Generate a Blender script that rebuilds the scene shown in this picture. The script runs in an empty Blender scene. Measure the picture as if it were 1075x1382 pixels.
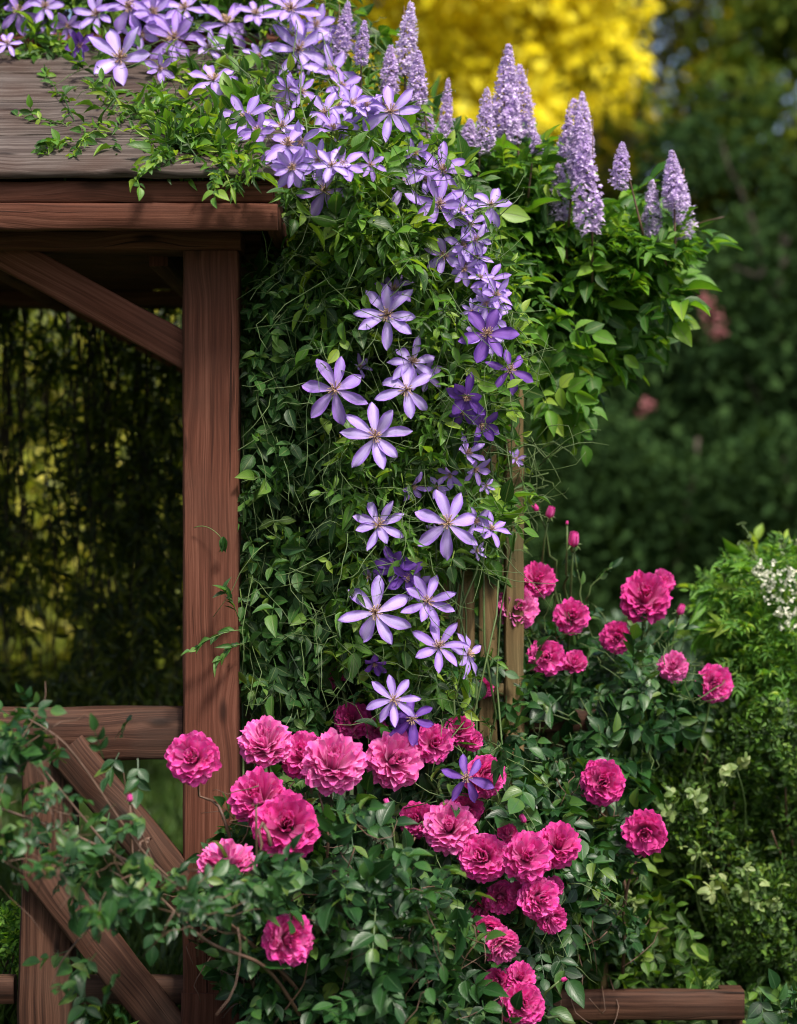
import bpy, math, random
import numpy as np
from mathutils import Vector, Matrix

R = np.random.default_rng(7)
random.seed(7)
scene = bpy.context.scene
COL = scene.collection

# ------------------------------------------------------------------ camera, world, sun, exposure
U = 0.0015          # metres per photo pixel on the plane of the front post
D = 4.5             # camera distance to that plane
ZC = 1.137          # camera height
cam_d = bpy.data.cameras.new('camera')
cam = bpy.data.objects.new('camera', cam_d)
COL.objects.link(cam)
cam.location = (0, -D, ZC)
cam.rotation_euler = (math.radians(90), 0, 0)
cam_d.sensor_fit = 'VERTICAL'
cam_d.sensor_height = 36
cam_d.lens = 36 * D / (1382 * U)
cam_d.clip_start = 0.1
cam_d.clip_end = 500
cam_d.dof.use_dof = True
cam_d.dof.focus_distance = D - 0.03
cam_d.dof.aperture_fstop = 2.1
cam_d.dof.aperture_blades = 0
scene.camera = cam

SUN_EL, SUN_AZ = 56.0, 150.0       # azimuth clockwise from +Y
world = bpy.data.worlds.new('World')
scene.world = world
world.use_nodes = True
wn = world.node_tree.nodes
wl = world.node_tree.links
bg = wn['Background']
sky = wn.new('ShaderNodeTexSky')
sky.sky_type = 'NISHITA'
sky.sun_disc = False
sky.sun_elevation = math.radians(SUN_EL)
sky.sun_rotation = math.radians(SUN_AZ)
sky.air_density = 0.8
sky.dust_density = 5.0
sky.ozone_density = 1.0
wl.new(sky.outputs['Color'], bg.inputs['Color'])
bg.inputs['Strength'].default_value = 0.095

sun_d = bpy.data.lights.new('sun', 'SUN')
sun_d.energy = 2.5
sun_d.angle = math.radians(8)
sun_d.color = (1.0, 0.93, 0.83)
sun = bpy.data.objects.new('sun', sun_d)
COL.objects.link(sun)
_e, _a = math.radians(SUN_EL), math.radians(SUN_AZ)
sv = Vector((math.sin(_a) * math.cos(_e), math.cos(_a) * math.cos(_e), math.sin(_e)))
sun.rotation_euler = sv.to_track_quat('Z', 'Y').to_euler()
sun.location = sv * 20
scene.view_settings.view_transform = 'Standard'
scene.view_settings.look = 'None'
scene.view_settings.gamma = 1.0
scene.view_settings.exposure = 1.1
scene.cycles.max_bounces = 8
scene.cycles.filter_width = 1.1
scene.cycles.transparent_max_bounces = 8


def P(px, py, Y=0.0):
    s = U * (D + Y) / D
    return np.array([(px - 537.5) * s, Y, ZC + (691 - py) * s])


def PV(px, py, Y):
    s = U * (D + Y) / D
    return np.stack([(px - 537.5) * s, Y, ZC + (691 - py) * s], -1)


# ------------------------------------------------------------------ mesh helpers
class MB:
    """collects vertices, quads and ngons with one UV per vertex"""
    def __init__(self):
        self.V, self.UV, self.Q, self.N, self.n = [], [], [], [], 0

    def add(self, V, Q=None, UV=None, N=None):
        V = np.asarray(V, float).reshape(-1, 3)
        self.V.append(V)
        self.UV.append(np.zeros((len(V), 2)) if UV is None else np.asarray(UV, float).reshape(-1, 2))
        if Q is not None and len(Q):
            self.Q.append(np.asarray(Q, int).reshape(-1, 4) + self.n)
        for f in (N or []):
            self.N.append([i + self.n for i in f])
        self.n += len(V)

    def mesh(self, name, mat, smooth=True):
        V = np.concatenate(self.V)
        UV = np.concatenate(self.UV)
        Q = np.concatenate(self.Q) if self.Q else np.zeros((0, 4), int)
        loops = Q.ravel()
        tot = np.full(len(Q), 4, int)
        if self.N:
            loops = np.concatenate([loops] + [np.array(f) for f in self.N])
            tot = np.concatenate([tot, [len(f) for f in self.N]])
        start = np.concatenate([[0], np.cumsum(tot)[:-1]])
        me = bpy.data.meshes.new(name)
        me.vertices.add(len(V))
        me.vertices.foreach_set('co', V.astype(np.float32).ravel())
        me.loops.add(len(loops))
        me.loops.foreach_set('vertex_index', loops.astype(np.int32))
        me.polygons.add(len(tot))
        me.polygons.foreach_set('loop_start', start.astype(np.int32))
        me.polygons.foreach_set('loop_total', tot.astype(np.int32))
        uv = me.uv_layers.new(name='UVMap')
        uv.data.foreach_set('uv', UV[loops].astype(np.float32).ravel())
        me.polygons.foreach_set('use_smooth', np.full(len(tot), smooth))
        me.update(calc_edges=True)
        me.validate()
        me.materials.append(mat)
        return me

    def build(self, name, mat, parent=None, smooth=True):
        return link(name, self.mesh(name, mat, smooth), parent)


def link(name, me, parent=None):
    o = bpy.data.objects.new(name, me)
    COL.objects.link(o)
    if parent is not None:
        o.parent = parent
        if parent.parent is None:
            o.matrix_parent_inverse = Matrix.Translation(-Vector(parent.location))
    return o


def thing(name, label, cat, loc, group=None):
    o = bpy.data.objects.new(name, None)
    COL.objects.link(o)
    o.empty_display_size = 0.1
    o.location = Vector(loc)
    o['label'] = label
    o['category'] = cat
    if group:
        o['group'] = group
    return o


def nz(v):
    v = np.asarray(v, float)
    return v / np.maximum(np.linalg.norm(v, axis=-1, keepdims=True), 1e-9)


def tube(mb, pts, r0, r1=None, sides=5):
    pts = np.asarray(pts, float)
    n = len(pts)
    r1 = r0 if r1 is None else r1
    t = nz(np.gradient(pts, axis=0))
    ref = np.array([0.31, 0.87, 0.38])
    a = nz(np.cross(t, ref))
    b = np.cross(t, a)
    ang = np.arange(sides) * 2 * np.pi / sides
    rad = np.linspace(r0, r1, n)[:, None, None]
    V = pts[:, None, :] + rad * (np.cos(ang)[None, :, None] * a[:, None, :] + np.sin(ang)[None, :, None] * b[:, None, :])
    i = np.arange(n - 1)[:, None] * sides
    j = np.arange(sides)[None, :]
    k = (j + 1) % sides
    Q = np.stack([i + j, i + k, i + sides + k, i + sides + j], -1).reshape(-1, 4)
    L = np.concatenate([[0], np.cumsum(np.linalg.norm(np.diff(pts, axis=0), axis=1))])
    UV = np.stack(np.broadcast_arrays(L[:, None], (j / sides) * 0.05), -1)
    mb.add(V, Q, UV, [list(range(sides))[::-1], [(n - 1) * sides + q for q in range(sides)]])


def curve(p0, p1, bow=(0, 0, 0), n=8, jit=0.0):
    p0, p1, bow = (np.asarray(q, float) for q in (p0, p1, bow))
    t = np.linspace(0, 1, n)[:, None]
    c = p0 * (1 - t) + p1 * t + bow * 4 * t * (1 - t)
    if jit:
        c[1:-1] += R.normal(0, jit, (n - 2, 3))
    return c


def board(mb, p0, p1, w, t, wdir=(0, 0, 1), bev=0.004, seg=None, jit=0.0008):
    """worn timber: bevelled section lofted from p0 to p1"""
    p0, p1 = np.asarray(p0, float), np.asarray(p1, float)
    L = np.linalg.norm(p1 - p0)
    d = (p1 - p0) / L
    wd = np.asarray(wdir, float)
    wd = nz(wd - d * wd.dot(d))
    td = np.cross(d, wd)
    a, b, e = w / 2, t / 2, bev
    sec = np.array([(-a + e, -b), (a - e, -b), (a, -b + e), (a, b - e), (a - e, b), (-a + e, b), (-a, b - e), (-a, -b + e)])
    per = np.concatenate([[0], np.cumsum(np.linalg.norm(np.diff(np.vstack([sec, sec[:1]]), axis=0), axis=1))])
    seg = seg or max(2, int(L / 0.06))
    # duplicate the first column so that the UV closes
    sec9 = np.vstack([sec, sec[:1]])
    s = np.linspace(0, L, seg + 1)
    jt = R.normal(0, jit, (seg + 1, 8, 2))
    jt = np.concatenate([jt, jt[:, :1]], 1)
    S = sec9[None] + jt
    V = p0 + s[:, None, None] * d + S[..., :1] * wd + S[..., 1:] * td
    off = R.uniform(0, 50)
    UV = np.stack(np.broadcast_arrays(s[:, None] + off, per[None, :] + off * 0.37), -1)
    i = np.arange(seg)[:, None] * 9
    j = np.arange(8)[None]
    Q = np.stack([i + j, i + 9 + j, i + 10 + j, i + 1 + j], -1).reshape(-1, 4)
    mb.add(V, Q, UV)
    for row, rev in ((0, False), (seg, True)):
        c = V[row, :8]
        mb.add(c, None, np.stack([S[row, :8, 0] * 0.3 + off, S[row, :8, 1] + off], -1),
               [list(range(8))[::-1] if rev else list(range(8))])


# ------------------------------------------------------------------ materials
def newmat(name):
    m = bpy.data.materials.new(name)
    m.use_nodes = True
    nt = m.node_tree
    return m, nt.nodes, nt.links, nt.nodes['Principled BSDF'], nt.nodes['Material Output']


def ramp(nodes, stops):
    r = nodes.new('ShaderNodeValToRGB')
    el = r.color_ramp.elements
    while len(el) < len(stops):
        el.new(0.5)
    for e, (p, c) in zip(el, stops):
        e.position = p
        e.color = (*c, 1)
    return r


def leafmat(name, stops, vein=(0.16, 0.22, 0.08), rough=0.42, trans=0.28, spec=0.45, tcol=None):
    m, n, l, pb, out = newmat(name)
    g = n.new('ShaderNodeNewGeometry')
    r = ramp(n, stops)
    tc = n.new('ShaderNodeTexCoord')
    no = n.new('ShaderNodeTexNoise')
    no.inputs['Scale'].default_value = 9.0
    no.inputs['Detail'].default_value = 3
    l.new(tc.outputs['Object'], no.inputs['Vector'])
    ad = n.new('ShaderNodeMath'); ad.operation = 'MULTIPLY_ADD'
    ad.inputs[1].default_value = 0.55
    l.new(g.outputs['Random Per Island'], ad.inputs[0])
    mu = n.new('ShaderNodeMath'); mu.operation = 'MULTIPLY'
    mu.inputs[1].default_value = 0.45
    l.new(no.outputs['Fac'], mu.inputs[0])
    l.new(mu.outputs[0], ad.inputs[2])
    l.new(ad.outputs[0], r.inputs['Fac'])
    # midrib and side veins from the leaf's own UV
    uv = n.new('ShaderNodeUVMap')
    sp = n.new('ShaderNodeSeparateXYZ')
    l.new(uv.outputs['UV'], sp.inputs[0])
    ab = n.new('ShaderNodeMath'); ab.operation = 'ABSOLUTE'
    l.new(sp.outputs['X'], ab.inputs[0])
    lt = n.new('ShaderNodeMapRange'); lt.interpolation_type = 'SMOOTHSTEP'
    lt.inputs['From Min'].default_value = 0.05
    lt.inputs['From Max'].default_value = 0.12
    lt.inputs['To Min'].default_value = 0.7
    lt.inputs['To Max'].default_value = 0.0
    l.new(ab.outputs[0], lt.inputs['Value'])
    sv_ = n.new('ShaderNodeMath'); sv_.operation = 'MULTIPLY_ADD'   # y - |x|*0.5
    sv_.inputs[1].default_value = -0.55
    l.new(ab.outputs[0], sv_.inputs[0]); l.new(sp.outputs['Y'], sv_.inputs[2])
    sn = n.new('ShaderNodeMath'); sn.operation = 'SINE'
    m8 = n.new('ShaderNodeMath'); m8.operation = 'MULTIPLY'; m8.inputs[1].default_value = 46
    l.new(sv_.outputs[0], m8.inputs[0]); l.new(m8.outputs[0], sn.inputs[0])
    vr = n.new('ShaderNodeMapRange')
    vr.inputs['From Min'].default_value = 0.75
    vr.inputs['From Max'].default_value = 1.0
    vr.inputs['To Max'].default_value = 0.28
    l.new(sn.outputs[0], vr.inputs['Value'])
    mx = n.new('ShaderNodeMath'); mx.operation = 'MAXIMUM'
    l.new(lt.outputs[0], mx.inputs[0]); l.new(vr.outputs[0], mx.inputs[1])
    mc = n.new('ShaderNodeMix'); mc.data_type = 'RGBA'
    l.new(mx.outputs[0], mc.inputs['Factor'])
    l.new(r.outputs['Color'], mc.inputs[6])
    mc.inputs[7].default_value = (*vein, 1)
    l.new(mc.outputs[2], pb.inputs['Base Color'])
    pb.inputs['Roughness'].default_value = rough
    pb.inputs['Specular IOR Level'].default_value = spec
    bp = n.new('ShaderNodeBump')
    bp.inputs['Strength'].default_value = 0.35
    bp.inputs['Distance'].default_value = 0.002
    bp.invert = True
    l.new(mx.outputs[0], bp.inputs['Height'])
    l.new(bp.outputs[0], pb.inputs['Normal'])
    tr = n.new('ShaderNodeBsdfTranslucent')
    hs = n.new('ShaderNodeMix'); hs.data_type = 'RGBA'; hs.blend_type = 'MULTIPLY'
    hs.inputs['Factor'].default_value = 1
    l.new(mc.outputs[2], hs.inputs[6])
    hs.inputs[7].default_value = (*(tcol or (1.9, 1.75, 0.55)), 1)
    l.new(hs.outputs[2], tr.inputs['Color'])
    ms = n.new('ShaderNodeMixShader')
    ms.inputs[0].default_value = trans
    l.new(pb.outputs[0], ms.inputs[1]); l.new(tr.outputs[0], ms.inputs[2])
    l.new(ms.outputs[0], out.inputs['Surface'])
    return m


def petalmat(name, mid, edge, base, var=0.25, trans=0.3, rough=0.55, vein=0.35, objvar=0.0, alt=None):
    """UV x across the petal (-1..1), y from base (0) to tip (1)"""
    m, n, l, pb, out = newmat(name)
    uv = n.new('ShaderNodeUVMap')
    sp = n.new('ShaderNodeSeparateXYZ')
    l.new(uv.outputs['UV'], sp.inputs[0])
    ab = n.new('ShaderNodeMath'); ab.operation = 'ABSOLUTE'
    l.new(sp.outputs['X'], ab.inputs[0])
    e = n.new('ShaderNodeMapRange'); e.interpolation_type = 'SMOOTHSTEP'
    e.inputs['From Min'].default_value = 0.1
    e.inputs['From Max'].default_value = 1.0
    l.new(ab.outputs[0], e.inputs['Value'])
    c1 = n.new('ShaderNodeMix'); c1.data_type = 'RGBA'
    c1.inputs[6].default_value = (*mid, 1); c1.inputs[7].default_value = (*edge, 1)
    l.new(e.outputs[0], c1.inputs['Factor'])
    bm = n.new('ShaderNodeMapRange'); bm.interpolation_type = 'SMOOTHSTEP'
    bm.inputs['From Min'].default_value = 0.0
    bm.inputs['From Max'].default_value = 0.55
    bm.inputs['To Min'].default_value = 1.0
    bm.inputs['To Max'].default_value = 0.0
    l.new(sp.outputs['Y'], bm.inputs['Value'])
    c2 = n.new('ShaderNodeMix'); c2.data_type = 'RGBA'
    l.new(bm.outputs[0], c2.inputs['Factor'])
    l.new(c1.outputs[2], c2.inputs[6]); c2.inputs[7].default_value = (*base, 1)
    # fine veins that run along the petal
    mp = n.new('ShaderNodeMapping')
    mp.inputs['Scale'].default_value = (11, 1.1, 1)
    l.new(uv.outputs['UV'], mp.inputs['Vector'])
    no = n.new('ShaderNodeTexNoise')
    no.inputs['Scale'].default_value = 1.6
    no.inputs['Detail'].default_value = 3
    l.new(mp.outputs[0], no.inputs['Vector'])
    g = n.new('ShaderNodeNewGeometry')
    vr = n.new('ShaderNodeMapRange')
    vr.inputs['To Min'].default_value = 1 - var
    vr.inputs['To Max'].default_value = 1 + var
    l.new(g.outputs['Random Per Island'], vr.inputs['Value'])
    vv = n.new('ShaderNodeMapRange')
    vv.inputs['From Min'].default_value = 0.3
    vv.inputs['From Max'].default_value = 0.7
    vv.inputs['To Min'].default_value = 1 - vein
    vv.inputs['To Max'].default_value = 1 + vein * 0.5
    l.new(no.outputs['Fac'], vv.inputs['Value'])
    mm = n.new('ShaderNodeMath'); mm.operation = 'MULTIPLY'
    l.new(vr.outputs[0], mm.inputs[0]); l.new(vv.outputs[0], mm.inputs[1])
    src = c2.outputs[2]
    if alt is not None:
        oi = n.new('ShaderNodeObjectInfo')
        ca = n.new('ShaderNodeMix'); ca.data_type = 'RGBA'
        fm = n.new('ShaderNodeMath'); fm.operation = 'MULTIPLY'; fm.inputs[1].default_value = objvar
        l.new(oi.outputs['Random'], fm.inputs[0])
        l.new(fm.outputs[0], ca.inputs['Factor'])
        l.new(src, ca.inputs[6]); ca.inputs[7].default_value = (*alt, 1)
        src = ca.outputs[2]
    vm = n.new('ShaderNodeVectorMath'); vm.operation = 'SCALE'
    l.new(src, vm.inputs[0]); l.new(mm.outputs[0], vm.inputs['Scale'])
    l.new(vm.outputs[0], pb.inputs['Base Color'])
    pb.inputs['Roughness'].default_value = rough
    pb.inputs['Specular IOR Level'].default_value = 0.3
    pb.inputs['Sheen Weight'].default_value = 0.12
    bp = n.new('ShaderNodeBump')
    bp.inputs['Strength'].default_value = 0.3
    bp.inputs['Distance'].default_value = 0.002
    l.new(no.outputs['Fac'], bp.inputs['Height'])
    l.new(bp.outputs[0], pb.inputs['Normal'])
    tr = n.new('ShaderNodeBsdfTranslucent')
    l.new(vm.outputs[0], tr.inputs['Color'])
    ms = n.new('ShaderNodeMixShader')
    ms.inputs[0].default_value = trans
    l.new(pb.outputs[0], ms.inputs[1]); l.new(tr.outputs[0], ms.inputs[2])
    l.new(ms.outputs[0], out.inputs['Surface'])
    return m


def woodmat(name, dark, mid, light, rough=0.7, weather=None, bump=0.5):
    m, n, l, pb, out = newmat(name)
    uv = n.new('ShaderNodeUVMap')
    # slow wobble of the grain
    wm = n.new('ShaderNodeMapping'); wm.inputs['Scale'].default_value = (3.0, 7, 1)
    l.new(uv.outputs['UV'], wm.inputs['Vector'])
    wob = n.new('ShaderNodeTexNoise'); wob.inputs['Scale'].default_value = 1.0; wob.inputs['Detail'].default_value = 2
    l.new(wm.outputs[0], wob.inputs['Vector'])
    # knots
    km = n.new('ShaderNodeMapping'); km.inputs['Scale'].default_value = (2.6, 8.0, 1)
    l.new(uv.outputs['UV'], km.inputs['Vector'])
    vo = n.new('ShaderNodeTexVoronoi'); vo.inputs['Scale'].default_value = 1.0
    vo.voronoi_dimensions = '2D'
    l.new(km.outputs[0], vo.inputs['Vector'])
    kn = n.new('ShaderNodeMapRange'); kn.interpolation_type = 'SMOOTHSTEP'
    kn.inputs['From Min'].default_value = 0.02; kn.inputs['From Max'].default_value = 0.10
    kn.inputs['To Min'].default_value = 1; kn.inputs['To Max'].default_value = 0
    l.new(vo.outputs['Distance'], kn.inputs['Value'])
    kw = n.new('ShaderNodeMapRange'); kw.interpolation_type = 'SMOOTHSTEP'
    kw.inputs['From Min'].default_value = 0.0; kw.inputs['From Max'].default_value = 0.35
    kw.inputs['To Min'].default_value = 0.012; kw.inputs['To Max'].default_value = 0
    l.new(vo.outputs['Distance'], kw.inputs['Value'])
    sp = n.new('ShaderNodeSeparateXYZ'); l.new(uv.outputs['UV'], sp.inputs[0])
    wv = n.new('ShaderNodeMath'); wv.operation = 'MULTIPLY_ADD'; wv.inputs[1].default_value = 0.016
    l.new(wob.outputs['Fac'], wv.inputs[0]); l.new(sp.outputs['Y'], wv.inputs[2])
    w2 = n.new('ShaderNodeMath'); w2.operation = 'ADD'
    l.new(wv.outputs[0], w2.inputs[0]); l.new(kw.outputs[0], w2.inputs[1])
    cb = n.new('ShaderNodeCombineXYZ')
    l.new(sp.outputs['X'], cb.inputs['X']); l.new(w2.outputs[0], cb.inputs['Y'])

    def grain(sx, sy, det):
        mp = n.new('ShaderNodeMapping'); mp.inputs['Scale'].default_value = (sx, sy, 1)
        l.new(cb.outputs[0], mp.inputs['Vector'])
        t = n.new('ShaderNodeTexNoise'); t.inputs['Scale'].default_value = 1.0; t.inputs['Detail'].default_value = det
        t.inputs['Roughness'].default_value = 0.65
        l.new(mp.outputs[0], t.inputs['Vector'])
        return t
    g1, g2, g3 = grain(2.2, 120, 4), grain(5, 420, 3), grain(1.2, 16, 3)
    a = n.new('ShaderNodeMath'); a.operation = 'MULTIPLY_ADD'; a.inputs[1].default_value = 0.55
    l.new(g1.outputs['Fac'], a.inputs[0])
    b = n.new('ShaderNodeMath'); b.operation = 'MULTIPLY_ADD'; b.inputs[1].default_value = 0.25
    l.new(g2.outputs['Fac'], b.inputs[0])
    c = n.new('ShaderNodeMath'); c.operation = 'MULTIPLY'; c.inputs[1].default_value = 0.3
    l.new(g3.outputs['Fac'], c.inputs[0])
    l.new(c.outputs[0], b.inputs[2]); l.new(b.outputs[0], a.inputs[2])
    r = ramp(n, [(0.42, dark), (0.54, mid), (0.66, light)])
    l.new(a.outputs[0], r.inputs['Fac'])
    # long drying cracks
    gc = grain(1.6, 75, 2)
    ck = n.new('ShaderNodeMapRange')
    ck.inputs['From Min'].default_value = 0.335; ck.inputs['From Max'].default_value = 0.30
    ck.inputs['To Min'].default_value = 0; ck.inputs['To Max'].default_value = 0.85
    l.new(gc.outputs['Fac'], ck.inputs['Value'])
    mxk = n.new('ShaderNodeMath'); mxk.operation = 'MAXIMUM'
    l.new(ck.outputs[0], mxk.inputs[0])
    kk = n.new('ShaderNodeMath'); kk.operation = 'MULTIPLY'; kk.inputs[1].default_value = 0.85
    l.new(kn.outputs[0], kk.inputs[0]); l.new(kk.outputs[0], mxk.inputs[1])
    mk = n.new('ShaderNodeMix'); mk.data_type = 'RGBA'
    l.new(mxk.outputs[0], mk.inputs['Factor'])
    l.new(r.outputs['Color'], mk.inputs[6]); mk.inputs[7].default_value = (*[q * 0.3 for q in dark], 1)
    src = mk.outputs[2]
    if weather:
        tc = n.new('ShaderNodeTexCoord')
        wn_ = n.new('ShaderNodeTexNoise'); wn_.inputs['Scale'].default_value = 6; wn_.inputs['Detail'].default_value = 6
        l.new(tc.outputs['Object'], wn_.inputs['Vector'])
        wr = n.new('ShaderNodeMapRange')
        wr.inputs['From Min'].default_value = 0.42; wr.inputs['From Max'].default_value = 0.66
        wr.inputs['To Max'].default_value = weather[1]
        l.new(wn_.outputs['Fac'], wr.inputs['Value'])
        ww = n.new('ShaderNodeMix'); ww.data_type = 'RGBA'
        l.new(wr.outputs[0], ww.inputs['Factor']); l.new(src, ww.inputs[6])
        ww.inputs[7].default_value = (*weather[0], 1)
        src = ww.outputs[2]
    l.new(src, pb.inputs['Base Color'])
    pb.inputs['Roughness'].default_value = rough
    pb.inputs['Specular IOR Level'].default_value = 0.18
    sb = n.new('ShaderNodeMath'); sb.operation = 'SUBTRACT'
    l.new(a.outputs[0], sb.inputs[0]); l.new(mxk.outputs[0], sb.inputs[1])
    bp = n.new('ShaderNodeBump'); bp.inputs['Strength'].default_value = bump; bp.inputs['Distance'].default_value = 0.004
    l.new(sb.outputs[0], bp.inputs['Height']); l.new(bp.outputs[0], pb.inputs['Normal'])
    return m


def plainmat(name, col, rough=0.6, var=0.3):
    m, n, l, pb, out = newmat(name)
    tc = n.new('ShaderNodeTexCoord')
    no = n.new('ShaderNodeTexNoise'); no.inputs['Scale'].default_value = 30; no.inputs['Detail'].default_value = 4
    l.new(tc.outputs['Object'], no.inputs['Vector'])
    r = ramp(n, [(0.3, [c * (1 - var) for c in col]), (0.7, [c * (1 + var) for c in col])])
    l.new(no.outputs['Fac'], r.inputs['Fac'])
    l.new(r.outputs['Color'], pb.inputs['Base Color'])
    pb.inputs['Roughness'].default_value = rough
    return m


M_RED = woodmat('red_brown_timber', (0.042, 0.0145, 0.0085), (0.088, 0.030, 0.0175), (0.150, 0.060, 0.038), rough=.85, bump=.7, weather=((0.060, 0.026, 0.017), 0.5))
M_RAIL = woodmat('weathered_brown_timber', (0.013, 0.0058, 0.0035), (0.044, 0.0185, 0.011), (0.10, 0.048, 0.030), weather=((0.06, 0.040, 0.030), 0.45))
M_GREY = woodmat('grey_roof_timber', (0.018, 0.013, 0.011), (0.062, 0.049, 0.043), (0.16, 0.135, 0.122), rough=.85, bump=.7, weather=((0.046, 0.024, 0.017), 0.6))
M_TAN = woodmat('tan_timber', (0.045, 0.030, 0.012), (0.12, 0.080, 0.034), (0.22, 0.155, 0.075), weather=((0.06, 0.06, 0.026), 0.6))
M_PALE = woodmat('pale_timber', (0.3, 0.26, 0.17), (0.5, 0.44, 0.3), (0.65, 0.58, 0.42))

G = lambda *s: list(s)
M_CLEM = leafmat('clematis_leaf', [(0.18, (0.010, 0.042, 0.005)), (0.42, (0.034, 0.11, 0.012)), (0.62, (0.10, 0.25, 0.022)), (0.8, (0.26, 0.38, 0.04))], trans=0.36, rough=.42, spec=.4)
M_CLIMB = leafmat('climber_leaf', [(0.2, (0.009, 0.036, 0.009)), (0.48, (0.022, 0.080, 0.017)), (0.68, (0.05, 0.15, 0.025)), (0.83, (0.13, 0.22, 0.03))], trans=0.28, rough=.45, spec=.35)
M_ROSEL = leafmat('rose_leaf', [(0.2, (0.006, 0.028, 0.008)), (0.48, (0.014, 0.058, 0.014)), (0.68, (0.035, 0.11, 0.022)), (0.83, (0.12, 0.19, 0.03))], vein=(0.05, 0.11, 0.045), rough=0.38, spec=0.42, trans=0.24)
M_WIST = leafmat('wisteria_leaf', [(0.2, (0.013, 0.056, 0.007)), (0.45, (0.034, 0.12, 0.013)), (0.65, (0.09, 0.24, 0.02)), (0.83, (0.24, 0.38, 0.03))], trans=0.38, rough=.45, spec=.35)
M_BOX = leafmat('box_leaf', [(0.2, (0.006, 0.026, 0.003)), (0.48, (0.020, 0.068, 0.006)), (0.68, (0.062, 0.15, 0.012)), (0.83, (0.17, 0.26, 0.03))], trans=0.28, rough=.5, spec=.3)
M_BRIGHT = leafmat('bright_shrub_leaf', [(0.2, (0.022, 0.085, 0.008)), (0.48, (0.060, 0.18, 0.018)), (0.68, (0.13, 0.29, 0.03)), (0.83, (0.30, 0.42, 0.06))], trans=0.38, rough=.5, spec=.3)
M_CREAM = leafmat('cream_leaf', G((0.2, (0.08, 0.15, 0.03)), (0.6, (0.19, 0.26, 0.08)), (0.9, (0.38, 0.42, 0.2))), vein=(0.1, 0.2, 0.05), trans=0.2)
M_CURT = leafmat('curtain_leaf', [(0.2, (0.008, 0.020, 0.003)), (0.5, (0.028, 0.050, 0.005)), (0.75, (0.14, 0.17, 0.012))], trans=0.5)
M_GOLD = leafmat('golden_leaf', [(0.15, (0.62, 0.50, 0.010)), (0.5, (0.88, 0.76, 0.018)), (0.85, (0.93, 0.86, 0.10))], vein=(.85,.75,.03), trans=0.42, tcol=(1, 0.97, 0.6), spec=.1)
M_OLIVE = leafmat('olive_leaf', [(0.15, (0.035, 0.06, 0.006)), (0.5, (0.085, 0.12, 0.010)), (0.8, (0.42, 0.33, 0.014))], vein=(.08,.1,.012), trans=0.3, rough=.75, spec=.08)
M_DARK = leafmat('dark_leaf', [(0.15, (0.008, 0.022, 0.006)), (0.5, (0.020, 0.048, 0.013)), (0.85, (0.042, 0.085, 0.022))], vein=(.02,.04,.012), trans=0.15, rough=0.75, spec=0.06)
M_MIDG = leafmat('mid_leaf', [(0.15, (0.028, 0.055, 0.009)), (0.5, (0.055, 0.10, 0.014)), (0.85, (0.16, 0.19, 0.018))], vein=(.05,.08,.012), trans=0.28, rough=0.75, spec=0.08)
M_LIME = leafmat('lime_leaf', G((0.15, (0.06, 0.09, 0.006)), (0.5, (0.24, 0.28, 0.015)), (0.8, (0.72, 0.64, 0.14))), trans=0.4)
M_TEAL = leafmat('teal_leaf', G((0.15, (0.03, 0.07, 0.04)), (0.5, (0.05, 0.11, 0.06)), (0.85, (0.08, 0.15, 0.08))), trans=0.2)
M_GRASS = leafmat('grass_blade', G((0.15, (0.02, 0.05, 0.008)), (0.5, (0.045, 0.10, 0.014)), (0.85, (0.09, 0.15, 0.025))), trans=0.25)
M_STEMG = plainmat('green_stem', (0.07, 0.115, 0.03))
M_STEMB = plainmat('brown_stem', (0.10, 0.055, 0.035))
M_BARK = plainmat('bark', (0.05, 0.038, 0.028), 0.9)
M_CLF = petalmat('pale_clematis_petal', (0.62, 0.50, 0.91), (0.34, 0.20, 0.69), (0.56, 0.45, 0.82), var=0.2, vein=0.3, objvar=0.6, alt=(0.30, 0.13, 0.58))
M_VIO = petalmat('violet_clematis_petal', (0.24, 0.10, 0.50), (0.10, 0.03, 0.30), (0.18, 0.07, 0.36), var=0.25, vein=0.35, objvar=0.4, alt=(0.13, 0.035, 0.36))
M_ROSE = petalmat('rose_petal', (0.84, 0.065, 0.43), (0.93, 0.21, 0.60), (0.60, 0.010, 0.19), var=0.22, vein=0.15, trans=0.36, objvar=0.7, alt=(0.70, 0.035, 0.30))
M_ROSEP = petalmat('pale_rose_petal', (0.88, 0.13, 0.51), (0.95, 0.36, 0.69), (0.70, 0.025, 0.28), var=0.2, vein=0.15, trans=0.36, objvar=0.5, alt=(0.82, 0.14, 0.48))
M_SPIKE = petalmat('lilac_floret', (0.86, 0.77, 0.93), (0.76, 0.64, 0.88), (0.66, 0.52, 0.82), var=0.35, vein=0.1, trans=.4, objvar=0.4, alt=(0.56, 0.36, 0.74))
M_STAM = plainmat('stamen_cream', (0.45, 0.30, 0.20), 0.6, 0.5)
M_PINK = petalmat('pink_blossom', (0.30, 0.10, 0.10), (0.36, 0.14, 0.14), (0.2, 0.05, 0.06))
M_WHITE = petalmat('white_floret', (0.75, 0.75, 0.62), (0.75, 0.75, 0.65), (0.5, 0.55, 0.35), var=0.15)

# ------------------------------------------------------------------ leaves
def ltemplate(ys, ws, fold=0.12, bend=0.2, wave=0.0):
    ys, ws = np.array(ys, float), np.array(ws, float)
    n = len(ys)
    V, UV = [], []
    for i in range(n):
        for u in (-1, 0, 1):
            V.append((u * ws[i] * 0.5, ys[i], abs(u) * ws[i] * fold - bend * ys[i] ** 2 + wave * u * math.sin(ys[i] * 9)))
            UV.append((u, ys[i]))
    Q = []
    for i in range(n - 1):
        for j in (0, 1):
            k = i * 3 + j
            Q.append((k, k + 1, k + 4, k + 3))
    return np.array(V), np.array(Q), np.array(UV)


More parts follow.
